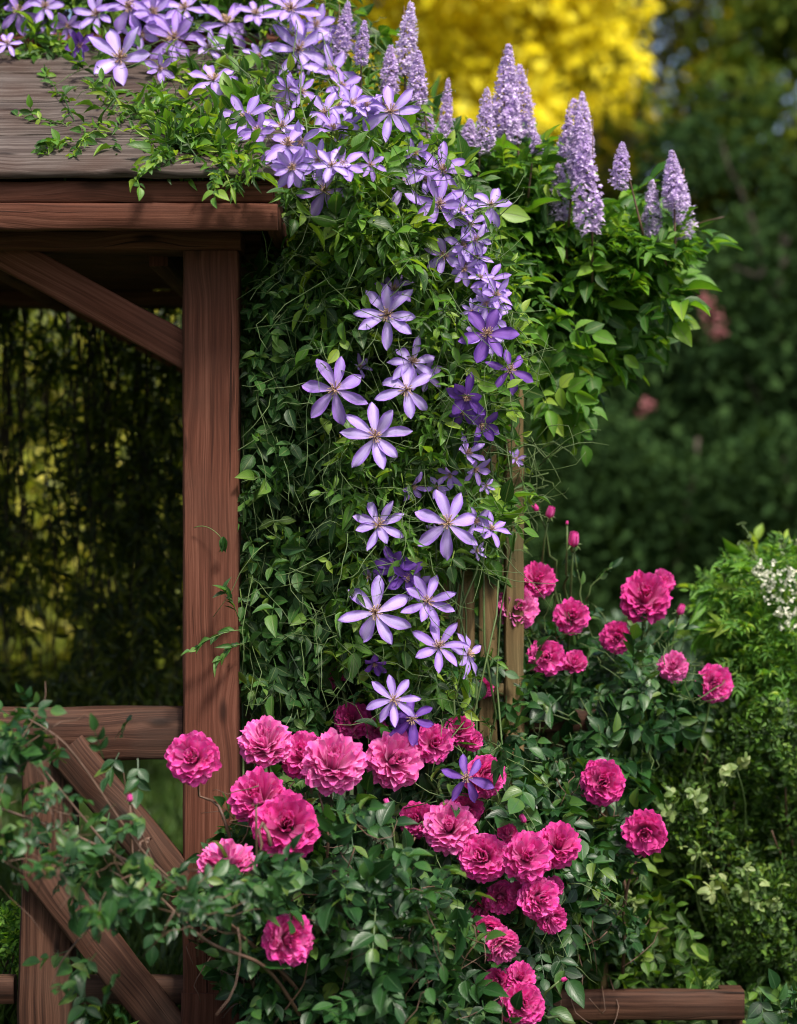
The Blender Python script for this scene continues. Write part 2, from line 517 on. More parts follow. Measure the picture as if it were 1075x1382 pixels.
T_OVATE = ltemplate([0, .1, .3, .52, .74, .9, 1], [.06, .5, .95, 1, .7, .3, .02], .14, .22, .012)
T_ROUND = ltemplate([0, .08, .28, .52, .76, .92, 1], [.08, .6, 1, 1, .78, .42, .03], .10, .18, .02)
T_LANCE = ltemplate([0, .12, .35, .6, .82, 1], [.06, .55, 1, .85, .45, .02], .16, .28, .01)
T_SMALL = ltemplate([0, .3, .7, 1], [.1, 1, .8, .05], .12, .1)
T_FAR = ltemplate([0, .5, 1], [.15, 1, .05], .15, .15)
T_STRIP = ltemplate([0, .33, .66, 1], [1, 1, .9, .6], 0.0, .12)


def emit(mb, T, p, d, nrm, L, W):
    tv, tq, tu = T
    p = np.asarray(p, float).reshape(-1, 3)
    k = len(p)
    d = nz(np.broadcast_to(d, (k, 3)))
    nrm = np.broadcast_to(nrm, (k, 3))
    nrm = nz(nrm - d * (nrm * d).sum(1, keepdims=True))
    x = np.cross(d, nrm)
    L = np.broadcast_to(L, (k,))[:, None, None]
    W = np.broadcast_to(W, (k,))[:, None, None]
    bendv = R.uniform(0.4, 1.7, (k, 1, 1))
    V = p[:, None] + x[:, None] * tv[None, :, :1] * W + d[:, None] * tv[None, :, 1:2] * L + nrm[:, None] * tv[None, :, 2:] * L * bendv
    Q = tq[None] + (np.arange(k) * len(tv))[:, None, None]
    mb.add(V, Q, np.broadcast_to(tu, (k, *tu.shape)))


def rnd(k, s=1.0):
    return R.normal(0, s, (k, 3))


PIN5 = [(0.35, 55, .8), (0.35, -55, .8), (0.68, 50, .95), (0.68, -50, .95), (1.0, 0, 1.1)]
PIN9 = [(t, a * s, sc) for t, a, sc in ((0.25, 62, .75), (.45, 60, .9), (.65, 56, .95), (.84, 48, .9)) for s in (1, -1)] + [(1.0, 0, 1.0)]
TRI = [(0.55, 62, .9), (0.55, -62, .9), (1.0, 0, 1.1)]
PALM = [(0.8, 0, 1.05), (0.78, 38, 1.0), (0.78, -38, 1.0), (0.74, 78, .85), (0.74, -78, .85)]
PAIR = [(0.0, 48, 1), (0.0, -48, 1)]
ONE = [(0.3, 0, 1)]


def compound(mb, T, pat, p, d, nrm, size, leaf, wr, jit=0.25, rachis=True):
    """size: rachis length, leaf: leaflet length, wr: width / length"""
    k = len(p)
    d = nz(d)
    nrm = nz(nrm - d * (nrm * d).sum(1, keepdims=True))
    x = np.cross(d, nrm)
    size = np.broadcast_to(size, (k,))
    leaf = np.broadcast_to(leaf, (k,))
    for t, a, sc in pat:
        aa = math.radians(a) + R.normal(0, 0.12, (k, 1))
        dd = d * np.cos(aa) + x * np.sin(aa) + rnd(k, jit * 0.5)
        nn = nrm + rnd(k, jit)
        q = p + d * (t * size)[:, None] - nrm * (t * t * 0.12 * size)[:, None]
        ll = leaf * sc * R.uniform(0.75, 1.2, k)
        emit(mb, T, q, dd, nn, ll, ll * wr * R.uniform(0.85, 1.15, k))
    if rachis:
        emit(mb, T_STRIP, p, d, nrm, size, 0.0022)


def inpoly(px, py, poly):
    poly = np.asarray(poly, float)
    ins = np.zeros(len(px), bool)
    j = len(poly) - 1
    for i in range(len(poly)):
        xi, yi = poly[i]
        xj, yj = poly[j]
        c = ((yi > py) != (yj > py)) & (px < (xj - xi) * (py - yi) / (yj - yi + 1e-9) + xi)
        ins ^= c
        j = i
    return ins


def sample(poly, n, clump=0, sig=18):
    poly = np.asarray(poly, float)
    lo, hi = poly.min(0), poly.max(0)
    out = []
    got = 0
    cc = None
    if clump:
        c = R.uniform(lo, hi, (clump * 4, 2))
        cc = c[inpoly(c[:, 0], c[:, 1], poly)]
    while got < n:
        if cc is not None and R.random() < 0.75:
            q = cc[R.integers(0, len(cc), 4000)] + R.normal(0, sig, (4000, 2))
            q = q[inpoly(q[:, 0], q[:, 1], poly)]
        else:
            q = R.uniform(lo, hi, (2000, 2))
            q = q[inpoly(q[:, 0], q[:, 1], poly)]
        out.append(q)
        got += len(q)
    q = np.concatenate(out)
    return q[R.permutation(len(q))[:n]]


EXC = []        # (x, y, radius, depth) of the blooms: no leaf grows through the line where a bloom opens


def clear(q, y):
    keep = np.ones(len(q), bool)
    for ex, ey, er, eY in EXC:
        keep &= ~((np.hypot(q[:, 0] - ex, q[:, 1] - ey - er * .25) < er) & (y < eY + .07))
    return keep


def mass(mb, T, pat, poly, n, Y, size, leaf, wr, up=0.5, front=0.7, jn=0.6, dirb=(0, -0.2, -0.4), jd=0.8, clump=0, sig=18, jit=0.3, rachis=True):
    q = sample(poly, n, clump, sig)
    y = Y(q[:, 0], q[:, 1], R.random(n)) if callable(Y) else R.uniform(Y[0], Y[1], n)
    kp = clear(q, y)
    q, y = q[kp], y[kp]
    n = len(q)
    p = PV(q[:, 0], q[:, 1], y)
    nrm = nz(np.array([0, -front, up]) + rnd(n, jn))
    d = nz(np.array(dirb) + rnd(n, jd))
    compound(mb, T, pat, p, d, nrm, size * R.uniform(0.7, 1.25, n), leaf * R.uniform(0.65, 1.25, n), wr, jit, rachis)
    return p


def orient(o, loc, face, roll, sc):
    q = Vector(face).normalized().to_track_quat('Z', 'Y')
    m = Matrix.Translation(Vector(loc)) @ q.to_matrix().to_4x4() @ Matrix.Rotation(roll, 4, 'Z') @ Matrix.Diagonal((sc[0], sc[1], sc[2], 1))
    o.matrix_world = m


def place_part(name, me, parent, loc, face, roll, sc, subs=()):
    """a part of a plant (flower, bloom, spike) and its own pieces"""
    o = bpy.data.objects.new(name, me)
    COL.objects.link(o)
    o.parent = parent
    if not hasattr(sc, '__len__'):
        sc = (sc, sc, sc)
    q = Vector(face).normalized().to_track_quat('Z', 'Y')
    o.matrix_local = Matrix.Translation(Vector(loc) - Vector(parent.location)) @ q.to_matrix().to_4x4() @ Matrix.Rotation(roll, 4, 'Z') @ Matrix.Diagonal((*sc, 1))
    for nm, sm in subs:
        s = bpy.data.objects.new(nm, sm)
        COL.objects.link(s)
        s.parent = o
    return o


# ------------------------------------------------------------------ flower meshes
def grid_faces(nu, nv):
    i = np.arange(nv - 1)[:, None] * nu
    j = np.arange(nu - 1)[None]
    return np.stack([i + j, i + j + 1, i + nu + j + 1, i + nu + j], -1).reshape(-1, 4)


def clematis_mesh(name, mat, npet, openn, seed, wide=0.30):
    """unit radius, facing +Z; openn 1 = flat, 0 = closed cup, >1 = reflexed"""
    rg = np.random.default_rng(seed)
    mb = MB()
    nu, nv = 7, 12
    v = np.linspace(0, 1, nv)
    w = np.interp(v, [0, .08, .25, .5, .72, .88, .96, 1], [.16, .26, .58, .94, .95, .58, .28, .03])
    u = np.linspace(-1, 1, nu)
    UVg = np.stack(np.broadcast_arrays(u[None], v[:, None]), -1)
    for k in range(npet):
        a = 2 * math.pi * k / npet + rg.normal(0, 0.10)
        L = rg.uniform(0.86, 1.08)
        W = wide * rg.uniform(0.82, 1.15)
        op = openn + rg.normal(0, 0.2)
        tw = rg.normal(0, 0.30)
        # profile in the radial plane
        ang = (1 - op) * 1.35
        bend = rg.uniform(0.15, 0.65)
        th = ang - bend * (v - 0.25) ** 1.0 * 1.1
        dr = np.concatenate([[0], np.cumsum(np.cos(th)[1:] * L / (nv - 1))]) + 0.04
        dz = np.concatenate([[0], np.cumsum(np.sin(th)[1:] * L / (nv - 1))])
        lat = u[None] * (W * 0.92 * w)[:, None]
        ph = rg.uniform(0, 6)
        up = (0.10 * np.abs(u[None]) ** 2 * w[:, None] * W * 3 * (1 - 0.4 * v[:, None])
              + 0.016 * np.cos(u[None] * math.pi * 2) * w[:, None]
              + 0.05 * u[None] ** 2 * np.sin(v[:, None] * 11 + ph + u[None] * 1.5) * v[:, None])
        tws = tw * (v[:, None] - .2)
        x = np.broadcast_to(dr[:, None], lat.shape) - up * np.sin(th)[:, None]
        z = dz[:, None] + up * np.cos(th)[:, None] + lat * np.sin(tws) + (k % 2) * 0.02
        y = lat * np.cos(tws) + rg.normal(0, 0.10) * v[:, None] ** 2
        X = x * math.cos(a) - y * math.sin(a)
        Yy = x * math.sin(a) + y * math.cos(a)
        mb.add(np.stack([X, Yy, z], -1), grid_faces(nu, nv), UVg)
    return mb.mesh(name, mat)


def stamen_mesh(name, mat, seed, n=34):
    rg = np.random.default_rng(seed)
    mb = MB()
    for k in range(n):
        a = rg.uniform(0, 2 * math.pi)
        t = rg.uniform(0.1, 1.15)
        l = rg.uniform(0.16, 0.30)
        d = np.array([math.cos(a) * math.sin(t), math.sin(a) * math.sin(t), math.cos(t)])
        p1 = d * l + np.array([0, 0, 0.04])
        tube(mb, [np.array([0, 0, 0.01]) + d * 0.02, p1 * 0.55 + np.array([0, 0, .03]), p1, p1 + d * 0.05], 0.008, 0.015, 4)
    return mb.mesh(name, mat)


def rose_mesh(name, mat, seed, n=84, spread=1.9, ruffle=1.0, squash=0.82):
    rg = np.random.default_rng(seed)
    mb = MB()
    nu, nv = 8, 7
    u = np.linspace(-1, 1, nu)[None]
    v0 = np.linspace(0, 1, nv)[:, None]
    UVg = np.stack(np.broadcast_arrays(u, v0), -1)
    for i in range(n):
        t = (i + 0.5) / n
        th = 0.10 + spread * t ** 0.62 + rg.normal(0, 0.06)
        ph = i * 2.39996 + rg.normal(0, 0.3)
        heart = i < 20
        if heart:                       # crowded petals that close the middle
            th = rg.uniform(0.0, 0.34)
            ph = rg.uniform(0, 6.28)
        rad = rg.uniform(0.86, 1.06)
        Tr, Tz = rad * math.sin(th), rad * math.cos(th) * squash
        Br, Bz = (Tr * 0.7 if heart else 0.10), -0.45
        bulge = 0.0 if heart else 0.06 + 0.36 * t
        Cr = 0.5 * (Br + Tr) + bulge * math.cos(th * 0.5)
        Cz = 0.5 * (Bz + Tz) + 0.15 - 0.25 * t
        v = v0 * (1 - 0.10 * u ** 2)
        r = (1 - v) ** 2 * Br + 2 * v * (1 - v) * Cr + v ** 2 * Tr
        z = (1 - v) ** 2 * Bz + 2 * v * (1 - v) * Cz + v ** 2 * Tz
        W = (0.15 if heart else 0.20 + 0.15 * t) * rg.uniform(0.75, 1.3)
        w = W * np.interp(v0, [0, .3, .7, 1], [.35, .75, 1, .97])
        f1, f2, f3 = rg.uniform(0, 6, 3)
        ruf = 0.055 * ruffle * v ** 3 * (1.3 * np.sin(u * 2.6 + f1) + 0.55 * np.sin(u * 6 + f2))
        curl = (0.07 + 0.06 * t) * v ** 4 * (1 + 0.9 * np.sin(u * 2.5 + f3))
        lat = u * w
        # edges wrap towards the axis
        rr = r + ruf * math.sin(th) + curl * math.cos(th * 0.6) - 0.16 * u ** 2 * w
        zz = z + ruf * math.cos(th) - curl * (0.25 + math.sin(th) * 0.6)
        tilt = rg.normal(0, 0.26)
        zz = zz + lat * tilt
        rr, lat, zz = rr * .9, lat * .9, zz * .92
        x = rr
        y = lat
        X = x * math.cos(ph) - y * math.sin(ph)
        Yy = x * math.sin(ph) + y * math.cos(ph)
        mb.add(np.stack([X, Yy, zz], -1), grid_faces(nu, nv), UVg)
    return mb.mesh(name, mat)


def bud_mesh(name, mat, seed):
    rg = np.random.default_rng(seed)
    mb = MB()
    nu, nv = 6, 8
    u = np.linspace(-1, 1, nu)[None]
    v = np.linspace(0, 1, nv)[:, None]
    UVg = np.stack(np.broadcast_arrays(u, v), -1)
    for i in range(9):
        ph = i * 2.4 + rg.normal(0, 0.2)
        o = 0.6 + 0.4 * i / 9
        r = np.interp(v, [0, .3, .65, 1], [.1, .45, .42, .12 + .22 * (i > 4)]) * o
        z = v * 1.25 - 0.1
        lat = u * 0.75
        x = r * np.cos(lat) + 0.03 * u ** 2
        y = r * np.sin(lat)
        X = x * math.cos(ph) - y * math.sin(ph)
        Yy = x * math.sin(ph) + y * math.cos(ph)
        mb.add(np.stack([X, Yy, z + 0 * u], -1), grid_faces(nu, nv), UVg)
    return mb.mesh(name, mat)


def calyx_mesh(name, mat, zb=-0.42, s=1.0):
    mb = MB()
    prof = [(0.05, -0.42), (0.15, -0.32), (0.19, -0.2), (0.15, -0.06), (0.1, 0.05)]
    k = 8
    V = [(r * math.cos(a), r * math.sin(a), z) for r, z in prof for a in np.arange(k) * 2 * math.pi / k]
    V = np.array(V) * s + np.array([0, 0, zb])
    i = np.arange(len(prof) - 1)[:, None] * k
    j = np.arange(k)[None]
    Q = np.stack([i + j, i + (j + 1) % k, i + k + (j + 1) % k, i + k + j], -1).reshape(-1, 4)
    mb.add(V, Q)
    a = np.arange(5) * 2 * math.pi / 5
    p = np.stack([0.1 * np.cos(a), 0.1 * np.sin(a), 0 * a], -1) * s + np.array([0, 0, zb])
    d = np.stack([np.cos(a), np.sin(a), 0 * a + 0.35], -1)
    emit(mb, T_LANCE, p, d, np.array([0, 0, 1.0]), 0.55 * s, 0.16 * s)
    return mb.mesh(name, mat)


def spike_mesh(name, mat, seed, n=330):
    """unit height along +Z, florets whorled round the axis"""
    rg = np.random.default_rng(seed)
    mb = MB()
    t = np.sort(rg.uniform(0, 1, n) ** 0.9)
    rad = 0.155 * np.interp(t, [0, .08, .35, .8, 1], [.55, .9, 1, .5, .1]) * rg.uniform(.8, 1.12, n)
    a = np.arange(n) * 2.4 + rg.normal(0, 0.3, n)
    out = np.stack([np.cos(a), np.sin(a), 0 * a], -1)
    c = np.stack([0 * t, 0 * t, t], -1)
    p = c + out * (rad * rg.uniform(0.45, 0.9, n))[:, None]
    sz = 0.062 * np.interp(t, [0, .7, 1], [1, .8, .45]) * rg.uniform(0.7, 1.25, n)
    for s in (-1, 1, 0):
        side = np.cross(out, np.array([0, 0, 1.0])) * s * 0.75
        up = 0.55 if s == 0 else -0.15
        d = out * 0.75 + side + np.array([0, 0, up]) + rg.normal(0, 0.25, (n, 3))
        nn = np.array([0, 0, 0.8]) + out * (0.5 if s else -0.6) + rg.normal(0, 0.3, (n, 3))
        emit(mb, T_SMALL, p, d, nn, sz, sz * 0.75)
    return mb.mesh(name, mat)


CL_P = [clematis_mesh('flower', M_CLF, k, o, s, w) for k, o, s, w in ((7, 1.0, 1, .205), (8, .98, 2, .185), (6, .92, 3, .22), (6, 1.05, 4, .215), (7, .85, 5, .20), (6, .66, 6, .215), (8, 1.1, 7, .18))]
CL_V = [clematis_mesh('flower', M_VIO, k, o, s, w) for k, o, s, w in ((6, .9, 11, .25), (6, 1.1, 12, .22), (7, .72, 13, .27))]
STAM = [stamen_mesh('stamens', M_STAM, s) for s in (1, 2, 3)]
ROSES = [rose_mesh('rose_bloom', M_ROSE, s, n, sp, rf, sq) for s, n, sp, rf, sq in ((1, 190, 2.15, .8, .92), (2, 210, 2.05, .7, .88), (3, 180, 2.2, .9, .96), (4, 190, 2.05, .8, .80), (5, 180, 2.15, 1.0, .88), (6, 70, 1.25, .8, 1.05))]
PALE = [rose_mesh('rose_bloom', M_ROSEP, s, n, sp, rf, sq) for s, n, sp, rf, sq in ((7, 180, 2.15, 1.0, .9), (8, 190, 2.05, .9, .82))]
BUDS = [bud_mesh('rose_bud', M_ROSE, s) for s in (1, 2)]
CALYX = calyx_mesh('calyx', M_STEMG)
CALYXB = calyx_mesh('calyx', M_STEMG, 0.0, 1.25)
SPIKES = [spike_mesh('flower_spike', M_SPIKE, s, n) for s, n in ((1, 330), (2, 380), (3, 280))]


def facing(ax=0.0, az=0.25, j=0.25):
    return nz(np.array([ax, -1, az]) + R.normal(0, j, 3))


def put_flower(parent, px, py, diam, Y, pool, face=None, kind=None):
    c = P(px, py, Y)
    f = facing(0.05, 0.15, 0.28) if face is None else nz(np.array(face, float))
    me = pool[R.integers(0, len(pool))] if kind is None else pool[kind]
    s = diam * 0.5 * U * (D + Y) / D * 1.04
    place_part('flower', me, parent, c, f, R.uniform(0, 6.28), s, [('stamens', STAM[R.integers(0, 3)])])
    return c, f


def put_rose(parent, stem, px, py, diam, Y, root, face=None, kind=None, bud=False, asp=1.0):
    c = P(px, py, Y)
    f = facing(0.0, 0.45, 0.28) if face is None else nz(np.array(face, float))
    s = diam * 0.53 * U * (D + Y) / D
    if bud:
        place_part('rose_bud', BUDS[R.integers(0, 2)], parent, c - f * s * 0.5, f, R.uniform(0, 6), s * 1.1, [('calyx', CALYXB)])
        b = c - f * s * 0.9
    else:
        me = ROSES[R.integers(0, 5)] if kind is None else ROSES[kind % 6]
        if kind is not None and kind > 9:
            me = PALE[kind % 2]
        if diam < 37:
            me = ROSES[5]
        place_part('rose_bloom', me, parent, c, f, R.uniform(0, 6.28), (s, s * asp, s), [('calyx', CALYX)])
        b = c - f * s * 0.75
    root = np.asarray(root, float)
    mid = b - f * 0.05 + np.array([0, 0.02, -0.06])
    pts = np.array([b, b - f * 0.03 + np.array([0, 0, -.012]), mid])
    tail = curve(mid, root, R.normal(0, 0.02, 3) + np.array([0, 0, .03]), 7, 0.004)
    tube(stem, np.vstack([pts, tail[1:]]), 0.0022, 0.0042, 5)
    return c

# ------------------------------------------------------------------ ground
def ground():
    m, n, l, pb, out = newmat('lawn_soil')
    tc = n.new('ShaderNodeTexCoord')
    a = n.new('ShaderNodeTexNoise'); a.inputs['Scale'].default_value = 2.5; a.inputs['Detail'].default_value = 8
    l.new(tc.outputs['Object'], a.inputs['Vector'])
    r = ramp(n, [(0.3, (0.012, 0.022, 0.006)), (0.55, (0.03, 0.055, 0.010)), (0.75, (0.06, 0.09, 0.018))])
    l.new(a.outputs['Fac'], r.inputs['Fac']); l.new(r.outputs['Color'], pb.inputs['Base Color'])
    pb.inputs['Roughness'].default_value = 0.95
    mb = MB()
    N = 60
    g = np.linspace(-1, 1, N)
    gx = np.sign(g) * np.abs(g) ** 2.5 * 150
    X, Yg = np.meshgrid(gx, gx)
    Z = 0.02 * np.sin(X * 1.3) * np.cos(Yg * 1.1) * (np.abs(Yg) < 12) - 0.02
    mb.add(np.stack([X, Yg, Z], -1), grid_faces(N, N))
    o = mb.build('lawn', m)
    o['kind'] = 'structure'
    gb = MB()
    k = 42000
    yy = 0.2 + 8.5 * R.random(k) ** 1.4
    xx = R.uniform(-1.0, -0.42, k) * (1 + yy * 0.22)
    p = np.stack([xx, yy, np.full(k, -0.02)], -1)
    emit(gb, T_FAR, p, np.array([0, 0, 1.0]) + rnd(k, 0.35), rnd(k), R.uniform(0.05, 0.16, k), R.uniform(0.006, 0.012, k))
    g_ = gb.build('grass', M_GRASS)
    g_['kind'] = 'stuff'


ground()

# ------------------------------------------------------------------ garden shelter
def px_z(py, Y=0.0):
    return ZC + (691 - py) * U * (D + Y) / D


def px_x(px, Y=0.0):
    return (px - 537.5) * U * (D + Y) / D


def shelter():
    t = thing('garden_shelter', 'reddish brown timber garden shelter with grey board roof half buried in purple clematis', 'shelter', (px_x(283), 0.055, 0))
    x0, x1 = px_x(246), px_x(320)
    xc, w = (x0 + x1) / 2, x1 - x0
    ztop = px_z(338)
    yb = 1.2
    for yy, nm in ((0.0, 'post'), (yb, 'post')):
        mb = MB()
        board(mb, (xc, yy + w / 2, 0), (xc, yy + w / 2, ztop), w, w, (1, 0, 0), 0.005, 34, 0.0006)
        mb.build(nm, M_RED, t)
    mb = MB()
    zb = px_z(1340)
    board(mb, (xc + .004, w / 2, 0), (xc + .004, w / 2, zb), w + .016, w + .016, (1, 0, 0), 0.006, 6, 0.0012)
    mb.build('post_base', M_RED, t)
    XL = -2.6
    # front and back plates
    for y0, zt in ((-0.018, px_z(313)), (yb - 0.018, px_z(313))):
        mb = MB()
        z0 = ztop + 0.001
        board(mb, (XL, y0 + 0.07, (z0 + zt) / 2), (px_x(325), y0 + 0.07, (z0 + zt) / 2), zt - z0, 0.14, (0, 0, 1), 0.003)
        mb.build('wall_plate', M_RED, t)
    # side plate between front and back posts
    mb = MB()
    board(mb, (xc - 0.002, 0.126, ztop + 0.018), (xc - 0.002, yb - 0.02, ztop + 0.018), 0.033, 0.09, (0, 0, 1), 0.003)
    mb.build('side_plate', M_RED, t)
    # curved looking braces
    def brace(y, mirror=1):
        mb = MB()
        pa = np.array([px_x(-40), y, px_z(314)])
        pb_ = np.array([px_x(292), y, px_z(497)])
        if mirror != 1:
            dx = px_x(292) - x0
            pa[0] += 0; pb_[0] += 0
        board(mb, pa, pb_, 0.070, 0.045, (0, 0, 1), 0.004)
        return mb
    brace(0.052).build('brace', M_RED, t)
    b2 = brace(yb + 0.052)
    b2.build('brace', M_RED, t)
    # eave boards
    yf = -0.15
    f1 = MB()
    za, zc_ = px_z(310, yf), px_z(274, yf)
    board(f1, (XL, yf + 0.014, (za + zc_) / 2), (px_x(374, yf), yf + 0.014, (za + zc_) / 2), zc_ - za, 0.028, (0, 0, 1), 0.003)
    f1.build('eave_board', M_RED, t)
    f2 = MB()
    zd, ze = px_z(272.4, yf), px_z(243, yf)
    board(f2, (XL, yf + 0.022, (zd + ze) / 2), (px_x(367, yf), yf + 0.022, (zd + ze) / 2), ze - zd, 0.028, (0, 0, 1), 0.003)
    f2.build('eave_board', M_RED, t)
    f3 = MB()
    xr = px_x(374, yf)
    board(f3, (xr - 0.012, yf + 0.031, (za + zc_) / 2 + .002), (xr - 0.012, yb + 0.25, (za + zc_) / 2 + .002), zc_ - za - .004, 0.024, (0, 0, 1), 0.003)
    board(f3, (xr - 0.020, yf + 0.04, (zd + ze) / 2 + .002), (xr - 0.020, yb + 0.25, (zd + ze) / 2 + .002), ze - zd - .004, 0.022, (0, 0, 1), 0.003)
    f3.build('barge_board', M_RED, t)
    # roof boards, front slope then back slope
    yr = 0.6
    zE, zR = px_z(239, yf), px_z(70, yr)
    rb = MB()
    nb = 4
    xr2 = px_x(377, yf)
    e0, e1 = np.array([0, yf - 0.012, zE]), np.array([0, yr, zR])
    sl = nz(e1 - e0)
    nn = np.array([0, -sl[2], sl[1]])
    tot = np.linalg.norm(e1 - e0)
    wd = tot / nb
    for k in range(nb):
        c = e0 + sl * (k + 0.5) * wd + nn * (0.004 + 0.0035 * (k % 2))
        board(rb, c + np.array([XL, 0, 0]), c + np.array([xr2, 0, 0]), wd + 0.004, 0.018, sl, 0.003, 60, 0.0012)
    for k in range(nb):
        sb = sl * np.array([1, -1, 1])
        c = np.array([0, 2 * yr - (yf - 0.012), zE]) + sb * (k + 0.5) * wd + nn * np.array([1, -1, 1]) * 0.004
        board(rb, c + np.array([XL, 0, 0]), c + np.array([xr2, 0, 0]), wd - 0.003, 0.018, sb, 0.003, 30, 0.0012)
    roof = rb.build('roof', M_GREY, t)
    rc = MB()
    board(rc, (XL, yr - 0.012, zR + 0.022), (xr2 + .004, yr - 0.012, zR + 0.022), 0.07, 0.022, sl, 0.003, 40)
    rc.build('ridge_cap', M_RED, roof)
    # ceiling lining and rafters
    cl = MB()
    zc2 = px_z(308)
    for k in range(9):
        yk = 0.135 + k * 0.118
        board(cl, (XL, yk + 0.058, zc2 + 0.0), (xr - 0.05, yk + 0.058, zc2 + 0.0), 0.115, 0.014, (0, 1, 0), 0.002, 30)
    cl.build('ceiling', M_RED, t)
    for xk in (-0.5, -0.86, -1.3, -1.75):
        rf = MB()
        board(rf, (xk, 0.125, zc2 - 0.036), (xk, yb - 0.022, zc2 - 0.036), 0.055, 0.04, (0, 0, 1), 0.003)
        rf.build('rafter', M_RED, t)
    # gable infill on the clematis side
    gb = MB()
    for k in range(8):
        y0 = -0.05 + k * 0.165
        h = (zR - zE) * (1 - abs(y0 + 0.08 - yr) / (yr - yf)) - 0.02
        board(gb, (xr - 0.045, y0 + 0.08, ze - 0.05), (xr - 0.045, y0 + 0.08, ze + max(h, 0.02)), 0.162, 0.016, (0, 1, 0), 0.002)
    gb.build('gable_panel', M_RED, t)
    # boarded back at the top under the rear plate
    return t, e0, sl, nn


SH, ROOF0, ROOFD, ROOFN = shelter()


def roofY(py):
    """depth of the roof surface seen at picture row py"""
    f = np.clip((240 - py) / 170.0, -0.2, 1.15)
    return -0.16 + 0.76 * f


# ------------------------------------------------------------------ timber railing on the left
def railing():
    t = thing('timber_railing', 'weathered brown timber railing with slanting braces left of the shelter post', 'railing', (px_x(62), 0.06, 0))
    mb = MB()
    zc = px_z(993)
    board(mb, (-2.4, 0.055, zc), (px_x(246) - 0.003, 0.055, zc), 0.105, 0.05, (0, 0, 1), 0.005, None, 0.0014)
    mb.build('top_rail', M_RAIL, t)
    mb = MB()
    board(mb, (px_x(54), 0.06, 0), (px_x(63), 0.06, px_z(1029)), 0.108, 0.07, (1, 0, 0), 0.006, None, 0.0014)
    mb.build('post', M_RAIL, t)
    for (a, b, c, d, y) in ((88, 1010, 268, 1226, 0.012), (52, 1171, 275, 1452, 0.010)):
        mb = MB()
        board(mb, P(a, b, 0) + np.array([0, y, 0]), P(c, d, 0) + np.array([0, y, 0]), 0.082, 0.03, (0, 0, 1), 0.005, None, 0.0014)
        mb.build('brace', M_RAIL, t)
    mb = MB()
    zc = px_z(1346)
    board(mb, (px_x(97) + 0.002, 0.075, zc), (px_x(246) - 0.003, 0.075, zc), 0.056, 0.04, (0, 0, 1), 0.004)
    mb.build('bottom_rail', M_RAIL, t)
    mb = MB()
    board(mb, (-2.4, 0.075, zc), (px_x(13) - 0.002, 0.075, zc), 0.056, 0.04, (0, 0, 1), 0.004)
    mb.build('bottom_rail', M_RAIL, t)


railing()

# ------------------------------------------------------------------ trellis that carries the clematis
def trellis():
    Y = 0.36
    t = thing('wooden_trellis', 'tan upright slat trellis mostly hidden behind the hanging clematis', 'trellis', (px_x(692, Y), Y, 0))
    mb = MB()
    board(mb, (px_x(693, Y), Y, 0), (px_x(693, Y), Y, px_z(515, Y)), 0.042, 0.05, (1, 0, 0), 0.004)
    mb.build('post', M_TAN, t)
    mb = MB()
    board(mb, (px_x(335, Y), Y, 0), (px_x(335, Y), Y, px_z(420, Y)), 0.042, 0.05, (1, 0, 0), 0.004)
    mb.build('post', M_TAN, t)
    for px in (372, 410, 448, 486, 524, 562, 596, 628, 658):
        mb = MB()
        tp = 520 + (px * 37) % 40
        board(mb, (px_x(px, Y), Y + 0.004, 0.02), (px_x(px, Y), Y + 0.004, px_z(tp, Y)), 0.030 if px < 590 else 0.040, 0.012, (1, 0, 0), 0.002)
        mb.build('slat', M_TAN, t)
    for py in (575, 770, 930, 1200):
        mb = MB()
        z = px_z(py, Y)
        board(mb, (px_x(335, Y) + .023, Y - 0.012, z), (px_x(693, Y) - .023, Y - 0.012, z), 0.026, 0.014, (0, 0, 1), 0.002)
        mb.build('rail', M_TAN, t)


trellis()


def fence():
    Y = 0.5
    t = thing('garden_fence', 'dark brown two rail garden fence overgrown by roses on the right', 'fence', (px_x(800, Y), Y, 0))
    for (a, b, y0, y1, yy) in ((330, 838, 957, 988, Y), (560, 1003, 1336, 1375, Y - 0.16)):
        mb = MB()
        z = (px_z(y0, yy) + px_z(y1, yy)) / 2
        board(mb, (px_x(a, yy), yy, z), (px_x(b, yy), yy, z), px_z(y0, yy) - px_z(y1, yy), 0.035, (0, 0, 1), 0.004)
        mb.build('rail', M_RAIL, t)
    for px in (430, 748, 806):
        mb = MB()
        board(mb, (px_x(px, Y + .05), Y + .05, 0), (px_x(px, Y + .05), Y + .05, px_z(962, Y + .05)), 0.045, 0.05, (1, 0, 0), 0.004)
        mb.build('post', M_TAN, t)
    # the low rail's own short posts
    for px in (650, 985):
        mb = MB()
        board(mb, (px_x(px, Y - .12), Y - .12, 0), (px_x(px, Y - .12), Y - .12, px_z(1332, Y - .12)), 0.05, 0.04, (1, 0, 0), 0.004)
        mb.build('post', M_RAIL, t)
    for i, (px, yt, yb, Yp, w, lab) in enumerate(((955, 882, 1000, 1.25, 22, 'short pale cream fence picket just behind the rightmost rose'), (1000, 914, 1010, 1.2, 20, 'lower cream picket at the edge of the bright green shrub'))):
        mb = MB()
        x = px_x(px, Yp)
        z1 = px_z(yt, Yp)
        board(mb, (x, Yp, 0), (x + (0.006 if i else 0), Yp, z1), w * U * 1.17, 0.02, (1, 0, 0), 0.004)
        o = mb.build('fence_picket', M_PALE)
        o['label'] = lab
        o['category'] = 'picket'
        o['group'] = 'pale pickets behind the roses'


fence()


